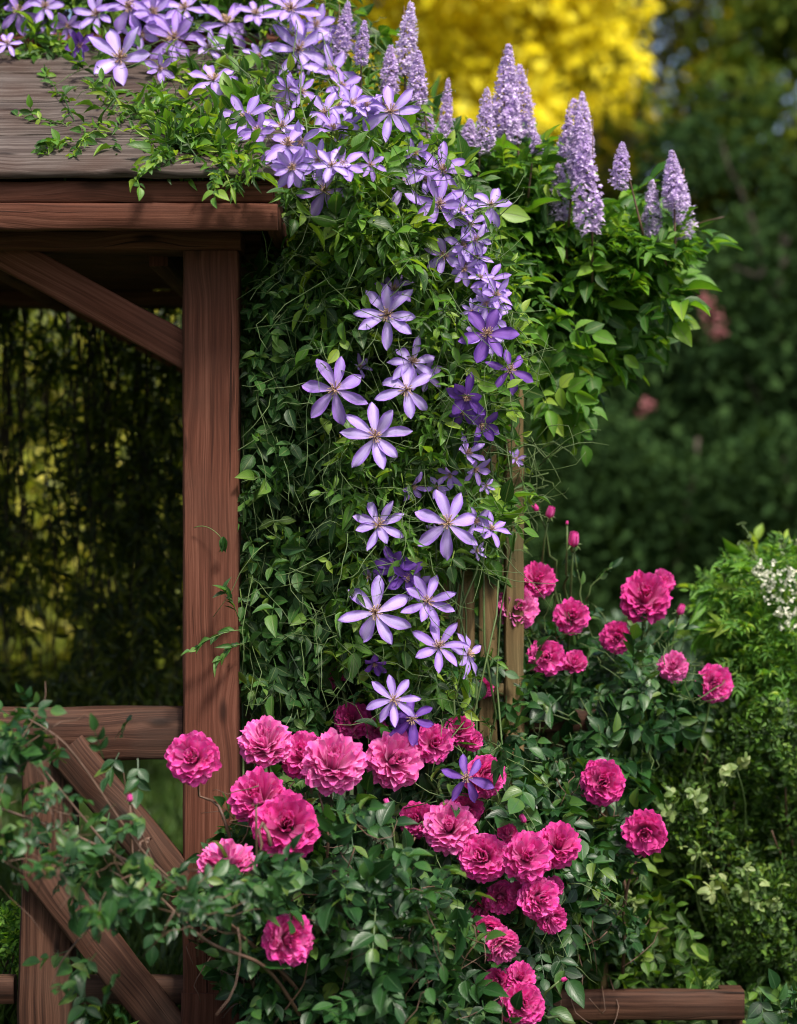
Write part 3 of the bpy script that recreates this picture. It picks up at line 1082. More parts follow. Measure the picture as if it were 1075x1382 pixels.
# ------------------------------------------------------------------ where each bloom opens in the planting
FL = [  # x, y, diameter, depth, facing, kind
    (108, 62, 42, None, (-.1, -1, -.2), 102), (162, 80, 94, None, (-.05, -1, .25), 5), (288, 110, 72, None, (.1, -1, .9), 2), (235, 52, 78, None, (.1, -1, .2), 1), (305, 33, 84, None, (.35, -1, .6), 3),
    (392, 14, 84, None, (0, -1, .5), 1), (176, 12, 84, None, (-.1, -1, .3), 0), (402, 68, 84, None, (.2, -1, .3), 4), (444, 100, 74, None, (.5, -1, .5), 5),
    (332, 162, 76, None, (-.2, -1, .5), 4), (388, 198, 82, None, (.1, -1, .8), 3), (380, 172, 60, None, (.3, -1, .6), 5), (348, 178, 56, None, (-.3, -1, .2), 5),
    (205, 18, 66, None, (.3, -1, .1), 5), (132, 20, 62, None, (-.4, -1, .3), 4), (250, 12, 64, None, (0, -1, .6), 2), (25, 16, 62, None, (-.2, -1, .1), 3), (60, 10, 54, None, (.3, -1, .2), 5), (92, 34, 46, None, (0, -1, -.4), 5),
    (282, 66, 50, None, (.4, -1, .4), 5), (345, 20, 56, None, (.1, -1, .8), 2), (350, 78, 46, None, (-.2, -1, .6), 5), (425, 35, 56, None, (.5, -1, .2), 5), (460, 118, 56, None, (.4, -1, .7), 5), (215, 92, 44, None, (.3, -1, -.2), 5), (190, 45, 56, None, (.0, -1, -.3), 5), (10, 60, 40, None, (0, -1, .6), 2),
    (438, 258, 76, -.10, (-.05, -1, .1), 3), (527, 152, 80, .02, (-.1, -1, .12), 0), (543, 250, 66, -.02, (-.1, -1, .2), 2), (596, 232, 74, .02, (.25, -1, .5), 4), (592, 276, 74, -.03, (.0, -1, .15), 1), (661, 278, 62, .02, (.15, -1, .1), 3),
    (600, 345, 58, .0, (-.2, -1, -.2), 5), (632, 302, 56, .0, (.5, -1, .0), 4), (622, 330, 52, .0, (.5, -1, -.1), 5), (660, 378, 56, .02, (.3, -1, .4), 4), (668, 398, 52, .0, (.5, -1, .2), 5), (640, 345, 50, .03, (.7, -1, .1), 5), (625, 362, 46, .0, (.4, -1, -.5), 5), (655, 408, 44, .0, (.1, -1, -.4), 5),
    (523, 425, 86, -.08, (-.1, -1, .2), 1), (531, 392, 54, -.04, (.1, -1, .9), 4), (556, 490, 68, -.05, (.2, -1, .35), 0), (548, 526, 80, -.08, (.05, -1, .15), 3), (452, 526, 90, -.09, (-.08, -1, .05), 0), (506, 590, 92, -.10, (.05, -1, .2), 1),
    (572, 505, 50, .0, (.7, -1, -.2), 5), (628, 612, 56, -.02, (.8, -.8, .7), 5), (640, 632, 44, -.02, (.6, -.9, -.5), 5), (556, 655, 44, -.02, (.5, -.8, -.6), 5), (608, 640, 40, .0, (-.3, -.9, -.6), 5), (590, 655, 36, .0, (0, -.9, -.4), 5),
    (511, 709, 70, -.09, (-.05, -1, .15), 1), (604, 707, 90, -.10, (.0, -1, .1), 0), (662, 716, 50, -.04, (.5, -1, .8), 4), (640, 705, 50, -.03, (.8, -1, .1), 5), (576, 812, 74, -.08, (.15, -1, .2), 1), (507, 827, 94, -.11, (-.05, -1, .18), 0), (592, 874, 74, -.09, (.1, -1, .45), 4), (630, 884, 62, -.05, (.95, -.6, .25), 6), (531, 945, 70, -.12, (-.05, -1, .3), 6),
    (498, 778, 40, .02, (-.6, -1, -.1), 5), (560, 790, 50, .0, (.4, -1, -.3), 5), (695, 620, 28, .25, (.5, -1, .3), 5), (655, 655, 26, .05, (.4, -1, -.3), 5),
]

FV = [(657, 452, 78, -.06, (.1, -1, .2), 0), (688, 500, 64, -.03, (.3, -1, .2), 1), (630, 535, 60, -.06, (-.1, -1, -.4), 2), (648, 572, 56, -.04, (.6, -.9, -.5), 2), (625, 555, 46, -.03, (.0, -1, -.6), 0),
      (535, 765, 60, -.04, (-.3, -1, .1), 2), (548, 778, 56, -.05, (.3, -1, -.2), 0), (505, 894, 40, -.04, (.1, -.8, -.9), 2), (556, 970, 66, -.10, (.1, -1, .2), 1), (545, 985, 50, -.08, (-.2, -1, -.3), 2), (630, 1050, 68, -.16, (.05, -1, .2), 1), (500, 300, 26, -.02, (0, -1, -.3), 2)]

SP = [(545, 3, 98, 30), (562, 68, 150, 28), (458, 2, 78, 24), (488, 28, 84, 20), (528, 60, 130, 26), (603, 106, 195, 20), (575, 130, 200, 26), (678, 60, 185, 36), (655, 118, 205, 26), (712, 88, 182, 28), (632, 160, 205, 26), (693, 100, 190, 26),
      (767, 132, 228, 32), (790, 124, 215, 26), (800, 152, 312, 40), (753, 222, 294, 30), (778, 170, 240, 26), (838, 192, 252, 26), (884, 242, 322, 26), (909, 202, 280, 30), (923, 222, 318, 32), (722, 178, 205, 18)]

_rg = np.random.default_rng(31)
_ridge = np.array([(470, 130), (520, 160), (570, 215), (600, 250), (622, 300), (640, 345), (660, 390), (668, 430)])
for s in range(18):
    t_ = _rg.uniform(0, len(_ridge) - 1)
    i_ = min(int(t_), len(_ridge) - 2)
    q_ = _ridge[i_] * (1 - t_ + i_) + _ridge[i_ + 1] * (t_ - i_) + _rg.normal(0, 17, 2)
    FL.append((q_[0], q_[1], _rg.uniform(34, 58), _rg.uniform(-.04, .06), (_rg.normal(.35, .5), -1, _rg.normal(.2, .6)), int(_rg.choice([1, 2, 4, 5, 5]))))
for s in range(13):
    FL.append((_rg.uniform(385, 500), _rg.uniform(85, 230), _rg.uniform(40, 66), None, (_rg.normal(.1, .5), -1, _rg.normal(.3, .5)), int(_rg.choice([1, 2, 4, 5]))))
for s in range(3):
    FL.append((_rg.uniform(420, 660), _rg.uniform(430, 900), _rg.uniform(26, 42), _rg.uniform(-.03, .05), (_rg.normal(0, .6), -1, _rg.normal(-.2, .6)), 5))
RS_FRONT = [(259, 1023, 70, -.30, (-.05, -1, .30), 0), (357, 1000, 70, -.2, (-.1, -1, 1.0), 11), (408, 1018, 64, -.15, (-.1, -1, .5), 2), (450, 1027, 82, -.24, (.1, -1, .75), 10), (348, 1075, 76, -.26, (-.2, -1, .7), 4), (386, 1114, 88, -.33, (.05, -1, .35), 0),
      (306, 1164, 78, -.38, (0, -.3, 1), 11), (390, 1268, 70, -.44, (.45, -1, .25), 3)]

RS_MIDDLE = [(533, 1026, 76, -.10, (.3, -1, .25), 10), (585, 1003, 54, -.06, (.15, -1, .3), 2), (620, 986, 42, .02, (.1, -1, .4), 4), (636, 1000, 32, .04, (.4, -1, .3), 3), (656, 1048, 58, -.06, (.7, -1, .1), 1), (632, 1092, 42, -.04, (.2, -1, -.2), 3), (606, 1116, 70, -.14, (-.05, -1, .5), 11), (562, 1106, 48, -.06, (-.3, -1, .2), 0),
      (651, 1157, 66, -.15, (-.2, -1, .3), 1), (711, 1156, 68, -.16, (.1, -1, .35), 2), (684, 1124, 28, -.13, (-.3, -1, .7), 3), (754, 1139, 60, -.12, (.1, -1, .7), 4), (728, 1212, 56, -.16, (.35, -1, .2), 1), (745, 1240, 42, -.15, (.5, -1, -.3), 4), (700, 1205, 34, -.12, (-.2, -1, .2), 3), (675, 1212, 46, -.10, (.0, -1, -.2), 0), (646, 1228, 32, -.08, (-.4, -1, -.1), 0),
      (677, 1278, 50, -.18, (.35, -.8, -.6), 11), (658, 1258, 42, -.14, (-.1, -.9, -.5), 0), (669, 1323, 36, -.15, (-.3, -1, .1), 2), (702, 1319, 42, -.15, (.1, -1, .6), 4), (704, 1356, 60, -.18, (.0, -1, .25), 1), (746, 1197, 30, -.08, (.4, -1, .3), 0),
      (475, 972, 50, .10, (-.1, -1, .2), 0), (508, 985, 34, .08, (.2, -1, .2), 0), (450, 914, 32, .12, (-.2, -1, .4), 3), (468, 906, 26, .12, (.3, -1, .3), 3)]

RS_FAR = [(726, 782, 48, .42, (.2, -1, .45), 4), (699, 821, 54, .36, (.1, -1, .25), 10), (771, 832, 48, .42, (0, -1, .3), 2), (870, 805, 68, .46, (-.05, -1, .55), 4), (893, 786, 36, .5, (.3, -1, .5), 0), (832, 860, 44, .45, (-.2, -1, .1), 3), (737, 887, 50, .38, (-.1, -1, .1), 2), (775, 895, 36, .4, (.1, -1, .8), 4), (908, 899, 40, .44, (-.1, -1, .4), 10), (964, 923, 50, .5, (0, -1, .1), 1), (680, 812, 26, .42, (-.6, -1, .2), 3), (652, 928, 28, .3, (.3, -1, .2), 4)]

RS_LOW = [(813, 1056, 60, .16, (-.05, -1, .2), 1), (870, 1124, 60, .16, (-.1, -1, .0), 2)]
for x in range(740, 1000, 18):
    EXC.append((x, 1345, 20, .3))
for x in range(636, 832, 15):
    EXC.append((x, 968, 17, .46))
for q in ((262, 1358, 30, 1), (300, 1362, 30, 1), (282, 1150, 22, 1), (282, 1100, 30, 1), (170, 1110, 22, 1), (130, 1070, 20, 1), (62, 1330, 26, 1), (200, 1345, 22, 1), (120, 995, 26, 1), (190, 990, 26, 1)):
    EXC.append(q)
for _l in (RS_FRONT, RS_MIDDLE, RS_FAR, RS_LOW):
    for x, y, dm, Y, f, k in _l:
        if x != 306:
            EXC.append((x, y, dm * .5 + 9, Y + .03))
for _l in (FL, FV):
    for x, y, dm, Y, f, k in _l:
        if Y is None:
            Y = -0.16 + 0.76 * min(max((240 - y) / 170.0, -.2), 1.15) - .17
        EXC.append((x, y, dm * .42 + 6, Y))
for x, y, r in ((612, 800, 30), (632, 765, 30), (640, 845, 30), (606, 850, 24), (650, 800, 26), (640, 600, 20), (660, 585, 20), (655, 620, 16)) + tuple((692, q, 11) for q in range(560, 880, 22)):
    EXC.append((x, y, r, .3))
for x, yt, yb, w in SP:
    for s in range(6):
        EXC.append((x, yt + (yb - yt) * s / 5.6, w * .5 + 4, .62))


# ------------------------------------------------------------------ green climber beside the post
def root_at(px, Y, z=0.02):
    return np.array([px_x(px, Y), Y, z])


def twigs(mb, poly, n, Y, ln=(0.08, 0.22), r=0.0012, down=0.6):
    q = sample(poly, n)
    for a, b in q:
        y = float(Y(a, b, R.random())) if callable(Y) else R.uniform(*Y)
        p = P(a, b, y)
        d = nz(np.array([0, -0.25, -down]) + R.normal(0, 0.6, 3)) * R.uniform(*ln)
        tube(mb, curve(p, p + d, R.normal(0, 0.02, 3), 6, 0.003), r, r * 0.5, 4)


CLIMB_POLY = [(323, 385), (345, 350), (420, 330), (470, 400), (470, 560), (455, 700), (480, 800), (470, 930), (430, 985), (380, 975), (345, 985), (323, 930)]


def climber():
    t = thing('climbing_plant', 'green leafy climber without flowers twining up beside the red brown post', 'climber', root_at(365, .2))
    mb = MB()
    mass(mb, T_OVATE, TRI, CLIMB_POLY, 1000, (0.02, 0.24), 0.038, 0.037, 0.5, up=0.35, front=0.7, jn=0.45, dirb=(0.1, -0.3, -0.7), jd=0.6, clump=70, sig=13)
    mass(mb, T_OVATE, TRI, CLIMB_POLY, 900, (0.2, 0.5), 0.04, 0.04, 0.5, jn=0.6, dirb=(0, -0.2, -0.5))
    # sprays that reach over the post
    for a, b, c, d in ((330, 850, 258, 880), (322, 835, 303, 800), (330, 870, 296, 892)):
        cv = curve(P(a, b, -0.01), P(c, d, -0.045), (0, -0.02, 0.012), 12)
        tube(mb, cv, 0.0014, 0.0008, 4)
        emit(mb, T_LANCE, cv[2:], nz(cv[-1] - cv[0]) + rnd(10, .35), np.array([0, -.5, .7]) + rnd(10, .3), R.uniform(.018, .036, 10), .011)
    tube(mb, curve(P(262, 712, -.012), P(300, 728, -.03), (0, 0, .012), 8), .001, .0009, 4)
    emit(mb, T_LANCE, np.repeat(P(301, 724, -.03)[None], 5, 0), np.array([0, 0, -1.0]) + rnd(5, .12), np.array([0, -1.0, 0]) + rnd(5, .7), .032, .012)
    mb.build('foliage', M_CLIMB, t)
    st = MB()
    for k in range(16):
        x = R.uniform(330, 460)
        pts = [P(x, 1300, .22)]
        for py in range(1220, 360, -90):
            x = np.clip(x + R.normal(0, 14), 328, 470)
            pts.append(P(x, py, R.uniform(.08, .3)))
        tube(st, np.array(pts), 0.0032, 0.0014, 5)
    twigs(st, CLIMB_POLY, 190, (-0.02, 0.2))
    st.build('stem', M_STEMG, t)


climber()

# ------------------------------------------------------------------ clematis
ROOF_POLY = [(-40, -30), (460, -30), (520, 50), (575, 130), (612, 210), (640, 260), (590, 330), (470, 330), (405, 285), (375, 236), (300, 210), (215, 205), (170, 165), (110, 120), (92, 74), (-40, 76)]
CASC_POLY = [(385, 255), (480, 240), (600, 200), (650, 270), (690, 360), (705, 440), (690, 520), (655, 560), (650, 640), (690, 700), (640, 760), (580, 760), (560, 800), (640, 880), (620, 930), (560, 960), (490, 970), (455, 900), (440, 800), (450, 640), (430, 480), (385, 330)]
RIGHT_POLY = [(560, 610), (700, 600), (715, 690), (690, 760), (700, 840), (640, 930), (560, 900), (590, 760)]


def roof_depth(x, y, r):
    base = roofY(y)
    base = np.where(x > 385, np.clip(base, -0.12, 0.55) + (x - 385) / 900.0, base)
    return base - 0.015 - 0.11 * r


def casc_depth(x, y, r):
    return -0.06 + 0.36 * r + 0.06 * np.sin(x * 0.021) * np.cos(y * 0.017)


def clematis():
    t = thing('clematis_vine', 'pale mauve clematis spilling over the shelter roof and hanging down to the roses', 'clematis', root_at(520, .25))
    mb = MB()
    def up_depth(x, y, r):
        return roof_depth(x, y, r)
    mass(mb, T_OVATE, TRI, ROOF_POLY, 1500, up_depth, 0.040, 0.042, 0.5, up=0.9, front=0.6, jn=0.55, dirb=(0.1, -0.5, -0.2), jd=0.8, clump=120, sig=16)
    mass(mb, T_LANCE, TRI, ROOF_POLY, 1500, up_depth, 0.035, 0.038, 0.28, up=0.8, front=0.5, jn=0.7, dirb=(0.1, -0.5, 0.0), jd=0.9)
    mass(mb, T_LANCE, TRI, CASC_POLY, 2100, casc_depth, 0.034, 0.036, 0.30, up=0.7, front=0.6, jn=0.6, dirb=(0.1, -0.4, -0.4), jd=0.8, clump=160, sig=15)
    mass(mb, T_OVATE, TRI, CASC_POLY, 900, casc_depth, 0.040, 0.040, 0.5, up=0.6, front=0.7, jn=0.5, dirb=(0.1, -0.3, -0.6), jd=0.7)
    mass(mb, T_OVATE, TRI, CASC_POLY, 1100, (0.2, 0.5), 0.04, 0.045, 0.55, jn=0.6)
    mass(mb, T_LANCE, TRI, RIGHT_POLY, 240, (0.12, 0.42), 0.034, 0.036, 0.3, jn=0.6)
    mass(mb, T_LANCE, TRI, [(110, 125), (300, 110), (400, 130), (400, 250), (300, 236), (190, 225), (120, 175)], 330, up_depth, 0.035, 0.034, 0.3, up=.8, front=.6, jn=.6, dirb=(0, -.5, -.3), clump=24, sig=14)
    # loose shoots over the grey boards
    for a, b, c, d in ((110, 190, 60, 105), (112, 185, 25, 165), (105, 195, 64, 210), (180, 165, 128, 120), (240, 215, 185, 243), (140, 180, 98, 215), (250, 190, 215, 228), (310, 215, 290, 252), (95, 70, 60, 80)):
        y0, y1 = float(roofY(b)) - .05, float(roofY(d)) - .05
        cv = curve(P(a, b, y0), P(c, d, y1), (0, -0.01, 0.02), 14, 0.002)
        tube(mb, cv, 0.0015, 0.0008, 4)
        compound(mb, T_OVATE, TRI, cv[2:], nz(cv[-1] - cv[0]) + rnd(12, .6), np.array([0, -.6, .7]) + rnd(12, .4), R.uniform(.012, .03, 12), R.uniform(.016, .032, 12), .5)
    mb.build('foliage', M_CLEM, t)
    st = MB()
    for k in range(14):
        x = R.uniform(470, 650)
        pts = [P(540 + R.normal(0, 40), 1350, .3)]
        for py in range(1250, 240, -95):
            x = np.clip(x + R.normal(0, 25), 440, 670)
            pts.append(P(x, py, R.uniform(.05, .3)))
        tube(st, np.array(pts), 0.0034, 0.0014, 5)
    for k in range(26):
        a, b = R.uniform(380, 600), R.uniform(40, 240)
        c, d = R.uniform(60, 420), R.uniform(-10, 180)
        tube(st, curve(P(a, b, float(roof_depth(a, b, 0.6))), P(c, d, float(roof_depth(c, d, .6))), (0, -0.02, 0.04), 12, 0.006), 0.002, 0.001, 4)
    twigs(st, CASC_POLY, 420, lambda x, y, r: casc_depth(x, y, r * .5) - .03, (0.06, 0.2), 0.0011, 0.3)
    twigs(st, ROOF_POLY, 220, lambda x, y, r: roof_depth(x, y, .7 + .4 * r), (0.05, 0.16), 0.0011, 0.1)
    twigs(st, [(660, 560), (720, 560), (745, 640), (700, 780), (640, 780)], 60, (0.2, 0.4), (0.06, 0.16), 0.0012, 0.2)
    # the wiry shoot on the far side of the trellis post
    tube(st, curve(P(700, 605, .3), P(757, 652, .3), (0, 0, .035), 10), 0.0013, 0.0008, 4)
    tube(st, curve(P(712, 605, .3), P(722, 672, .3), (0.01, 0, 0), 8), 0.001, 0.0008, 4)
    st.build('stem', M_STEMG, t)
    for x, y, dm, Y, f, k in FL:
        if Y is None:
            Y = float(roof_depth(np.float64(x), np.float64(y), 1.0)) - .06
        c, ff = put_flower(t, x, y, dm, Y, CL_V if k > 99 else CL_P, f, k % 100)
    cb = MB()
    for s in range(70):
        x = R.uniform(-10, 470)
        y = R.uniform(-8, 62) + max(0, x - 300) * .22
        me = CL_P[R.choice([2, 4, 5, 5])]
        co = np.empty(len(me.vertices) * 3, np.float32)
        me.vertices.foreach_get('co', co)
        f = Vector(nz(np.array([R.normal(0, .6), -1, R.normal(.4, .6)]))).to_track_quat('Z', 'Y').to_matrix()
        Yd = float(roof_depth(np.float64(x), np.float64(y), .5)) + .02
        sc = R.uniform(18, 30) * U * (D + Yd) / D
        vv = (co.reshape(-1, 3) * sc) @ np.array(f).T + P(x, y, Yd)
        q = np.concatenate([grid_faces(7, 12) + 84 * k for k in range(len(vv) // 84)])
        uu = np.stack(np.broadcast_arrays(np.linspace(-1, 1, 7)[None], np.linspace(0, 1, 12)[:, None]), -1).reshape(-1, 2)
        cb.add(vv, q, np.tile(uu, (len(vv) // 84, 1)))
    o = cb.build('small_flowers', M_CLF, t)
    o['kind'] = 'stuff'
    v = thing('clematis_vine', 'deep violet clematis threaded through the paler one beside the trellis post', 'clematis', root_at(640, .3))
    sm = MB()
    fm = MB()
    for x, y, dm, Y, f, k in FV:
        if Y is None:
            Y = float(roof_depth(np.float64(x), np.float64(y), 1.0)) - .02
        c, ff = put_flower(v, x, y, dm, Y, CL_V, f, k)
        b = c - ff * 0.01
        tube(sm, curve(b, b + np.array([R.normal(0, .03), .16, .03]), (0, 0, -.02), 7), .0013, .0018, 4)
    for k in range(5):
        x = 640
        pts = [P(640 + R.normal(0, 10), 1380, .28)]
        for py in range(1280, 440, -90):
            x = np.clip(x + R.normal(-3, 16), 520, 690)
            pts.append(P(x, py, R.uniform(.05, .24)))
        tube(sm, np.array(pts), .003, .0014, 5)
    mass(fm, T_OVATE, TRI, [(600, 440), (700, 430), (700, 600), (640, 620), (610, 560)], 90, (.02, .2), .035, .038, .5)
    mass(fm, T_OVATE, TRI, [(500, 740), (570, 740), (640, 1000), (640, 1080), (540, 1000)], 110, (-.02, .2), .035, .036, .5)
    sm.build('stem', M_STEMG, v)
    fm.build('foliage', M_CLEM, v)


clematis()

# ------------------------------------------------------------------ lilac spiked shrub on the right of the roof
def wisteria():
    Yc = 0.75
    t = thing('wisteria', 'leafy shrub with upright lilac flower spikes spreading out behind the trellis post', 'wisteria', root_at(650, Yc))
    poly = [(560, 150), (610, 190), (700, 185), (740, 215), (750, 285), (800, 300), (850, 255), (900, 310), (945, 325), (925, 345), (900, 350), (905, 400), (880, 430), (845, 490), (820, 470), (790, 500), (760, 570), (725, 560), (705, 500), (680, 460), (640, 400), (600, 300)]
    core = [(590, 200), (720, 205), (745, 300), (870, 310), (900, 345), (870, 380), (800, 400), (740, 400), (700, 440), (640, 400)]
    mb = MB()
    mass(mb, T_OVATE, PIN5, poly, 520, (.45, 1.0), .075, .056, .5, up=.9, front=.45, jn=.4, dirb=(.45, -.4, -.1), jd=.6, clump=70, sig=20)
    mass(mb, T_OVATE, PALM, core, 520, (.5, 1.2), .05, .06, .42, up=1, front=.4, jn=.4, dirb=(.4, -.4, .0), jd=.6)
    mass(mb, T_LANCE, PIN9, core, 420, (.45, .9), .085, .04, .36, up=1, front=.3, jn=.35, dirb=(.7, -.3, .1), jd=.5)
    mass(mb, T_OVATE, PIN5, [(700, 400), (880, 380), (905, 430), (840, 500), (790, 480), (760, 575), (730, 560), (700, 480)], 60, (.5, .85), .07, .055, .52, up=.5, front=.8, jn=.4, dirb=(.4, -.2, -.6), jd=.5)
    # single shoots sticking out at the tip
    for a, b, c, d in ((900, 320, 962, 322), (900, 335, 945, 350), (870, 420, 912, 440), (760, 500, 742, 575)):
        cv = curve(P(a, b, .6), P(c, d, .58), (0, 0, .02), 9)
        tube(mb, cv, .0018, .001, 4)
        emit(mb, T_OVATE, cv[2:], nz(cv[-1] - cv[0]) + rnd(7, .45), np.array([0, -.5, .8]) + rnd(7, .3), R.uniform(.03, .055, 7), .022)
    mb.build('foliage', M_WIST, t)
    bpl = MB()
    mass(bpl, T_OVATE, PIN5, [(705, 470), (760, 430), (800, 470), (770, 575), (730, 560)], 26, (.42, .6), .07, .055, .55, up=.3, front=.9, jn=.35, dirb=(.3, -.2, -.7), jd=.4)  # backlight on this hanging patch is put into its lighter leaf colour
    mass(bpl, T_LANCE, PIN9, [(740, 225), (760, 290), (870, 310), (940, 330), (880, 360), (760, 320), (640, 220)], 70, (.42, .6), .08, .042, .36, up=1, front=.4, jn=.35, dirb=(.7, -.3, .1), jd=.5)
    bpl.build('backlit_pale_leaves', M_BRIGHT, t)
    st = MB()
    base = root_at(650, Yc)
    fork = P(655, 520, Yc)
    tube(st, curve(base, fork, (.02, 0, 0), 12, .006), .022, .014, 8)
    for a, b in ((700, 260), (800, 330), (880, 340), (760, 450), (620, 240), (840, 420), (560, 190)):
        e = P(a, b, R.uniform(.55, .9))
        c = curve(fork, e, (0, 0, .05), 10, .008)
        tube(st, c, .010, .003, 6)
        for k in range(7):
            i = R.integers(3, 10)
            q = c[i]
            tube(st, curve(q, q + R.normal(0, .09, 3) + np.array([.04, -.06, -.02]), (0, 0, .015), 6), .0025, .0012, 4)
    for i, (x, yt, yb, w) in enumerate(SP):
        Y = R.uniform(.38, .52) if x > 590 else R.uniform(.3, .5)
        a, b = P(x + R.normal(0, 2), yb + 4, Y), P(x, yt, Y)
        h = np.linalg.norm(b - a)
        wd = w * U * (D + Y) / D / (0.155 * 2) * 1.06
        place_part('flower_spike', SPIKES[i % 3], t, a, b - a + R.normal(0, .085 * h, 3) * np.array([1, .5, .3]), R.uniform(0, 6), (wd, wd, h))
        tube(st, curve(a + np.array([0, .02, -.1]) + R.normal(0, .02, 3), a + (b - a) * .95, (0, 0, 0), 6), .003, .001, 4)
    st.build('stem', M_STEMB, t)


wisteria()

# ------------------------------------------------------------------ roses
def rose_leaves(mb, poly, n, Y, s=1.0, up=.7, front=.55, clump=0, dirb=(0, -.6, -.2)):
    mass(mb, T_OVATE, PIN5, poly, n, Y, .062 * s, .042 * s, .56, up=up, front=front, jn=.42, dirb=dirb, jd=.6, clump=clump, sig=20, jit=.25)


def front_rose():
    t = thing('rose_bush', 'front rose bush with vivid pink blooms and arching canes across the shelter post', 'rose bush', root_at(380, -.2))
    mb, st = MB(), MB()
    left = [(-20, 985), (30, 970), (75, 985), (60, 1040), (100, 1075), (90, 1120), (60, 1130), (150, 1160), (215, 1165), (300, 1185), (340, 1215), (330, 1250), (270, 1265), (210, 1235), (140, 1245), (90, 1200), (40, 1190), (-20, 1230)]
    rose_leaves(mb, left, 92, (-.75, -.45), .72, clump=20)
    for poly, k in (([(60, 1290), (130, 1270), (185, 1300), (150, 1345), (70, 1345)], 9), ([(80, 975), (160, 960), (215, 1000), (180, 1030), (80, 1035)], 12), ([(-20, 960), (60, 950), (80, 1010), (-20, 1020)], 24), ([(120, 1060), (190, 1085), (230, 1150), (160, 1150)], 8)):
        rose_leaves(mb, poly, k, (-.65, -.4), .85)
    main = [(325, 1060), (400, 1030), (480, 1060), (545, 1100), (600, 1160), (650, 1230), (665, 1300), (680, 1400), (330, 1400), (320, 1330), (270, 1290), (255, 1200), (300, 1175)]
    rose_leaves(mb, main, 330, (-.42, -.15), 1.05, clump=60)
    rose_leaves(mb, main, 420, (-.15, .15), 1.0)
    mass(mb, T_OVATE, PIN5, [(265, 1165), (340, 1165), (390, 1190), (330, 1215), (250, 1200)], 26, (-.62, -.5), .05, .036, .5, up=.9, front=.4, jn=.35)
    # canes
    root = root_at(400, -.15)
    for pts, r in (([(430, 1400, -.2), (400, 1330, -.34), (330, 1265, -.42), (215, 1185, -.5), (110, 1130, -.55), (-30, 1080, -.58)], .0048),
                   ([(420, 1395, -.3), (360, 1300, -.46), (280, 1275, -.5), (215, 1210, -.5), (150, 1150, -.55), (60, 1040, -.55)], .0040),
                   ([(330, 1262, -.44), (200, 1165, -.52), (90, 1000, -.55), (20, 960, -.55)], .003),
                   ([(215, 1190, -.46), (190, 1120, -.47), (170, 1070, -.47), (166, 1040, -.47)], .0018),
                   ([(200, 1190, -.5), (120, 1250, -.55), (80, 1300, -.55), (70, 1330, -.55)], .0026),
                   ([(370, 1382, -.36), (410, 1330, -.4), (415, 1300, -.42)], .002),
                   ([(440, 1400, -.1), (430, 1250, -.2), (445, 1130, -.25), (430, 1070, -.24)], .004),
                   ([(470, 1400, -.1), (510, 1230, -.2), (560, 1130, -.15)], .004)):
        q = np.array([P(*p) for p in pts])
        tt = np.linspace(0, len(q) - 1, len(q) * 5)
        c = np.stack([np.interp(tt, np.arange(len(q)), q[:, k]) for k in range(3)], -1)
        for _ in range(3):
            c[1:-1] = (c[:-2] + c[1:-1] * 2 + c[2:]) / 4
        tube(st, c, r, r * .5, 6)
    twigs(st, main, 120, (-.4, -.1), (.06, .16), .0014, .6)
    twigs(st, left, 40, (-.7, -.5), (.06, .16), .0014, .2)
    for x, y, dm, Y, f, k in RS_FRONT:
        put_rose(t, st, x, y, dm, Y, P(x + (400 - x) * .4, y + 170, -.2), f, k, asp=1.0)
    for x, y, dm, Y, f in ((453, 1178, 20, -.35, (0, -.2, 1)), (345, 1082, 14, -.5, (0, -.3, 1)), (175, 1078, 16, -.5, (0, -.3, 1))):
        put_rose(t, st, x, y, dm, Y, P(x + 20, y + 60, Y + .05), f, bud=True)
    mb.build('foliage', M_ROSEL, t)
    st.build('stem', M_STEMB, t)


def middle_rose():
    t = thing('rose_bush', 'middle rose bush with a long trail of pink blooms tumbling to the low fence rail', 'rose bush', root_at(640, .12))
    mb, st = MB(), MB()
    poly = [(480, 1010), (540, 960), (640, 960), (690, 1000), (720, 1070), (800, 1120), (800, 1200), (770, 1260), (740, 1300), (720, 1330), (700, 1400), (560, 1400), (540, 1250), (520, 1100)]
    rose_leaves(mb, poly, 300, (-.12, .12), 1.0, clump=50)
    rose_leaves(mb, poly, 420, (.1, .4), 1.0)
    rose_leaves(mb, [(390, 900), (520, 890), (640, 900), (660, 1000), (560, 1040), (420, 1000)], 150, (.05, .35), .9)
    rose_leaves(mb, [(560, 1180), (670, 1200), (650, 1400), (540, 1400)], 60, (-.2, -.05), 1.0)
    twigs(st, poly, 140, (-.1, .2), (.06, .16), .0014, .6)
    for x, y, dm, Y, f, k in RS_MIDDLE:
        put_rose(t, st, x, y, dm, Y, P(x + (640 - x) * .5, min(y + 150, 1420), .1), f, k)
    for x, y, dm, Y, f in ((706, 1106, 18, -.12, (-.5, -.3, 1)), (541, 1290, 18, -.2, (0, -.5, 1)), (522, 1084, 16, -.16, (-.3, -.2, 1)), (578, 1272, 14, -.15, (.5, -.3, .8)), (510, 1362, 16, -.2, (.3, -.3, .8)), (760, 1322, 12, -.1, (.9, -.3, .4))):
        put_rose(t, st, x, y, dm, Y, P(x + 15, y + 60, Y + .1), f, bud=True)
    mb.build('foliage', M_ROSEL, t)
    st.build('stem', M_STEMG, t)


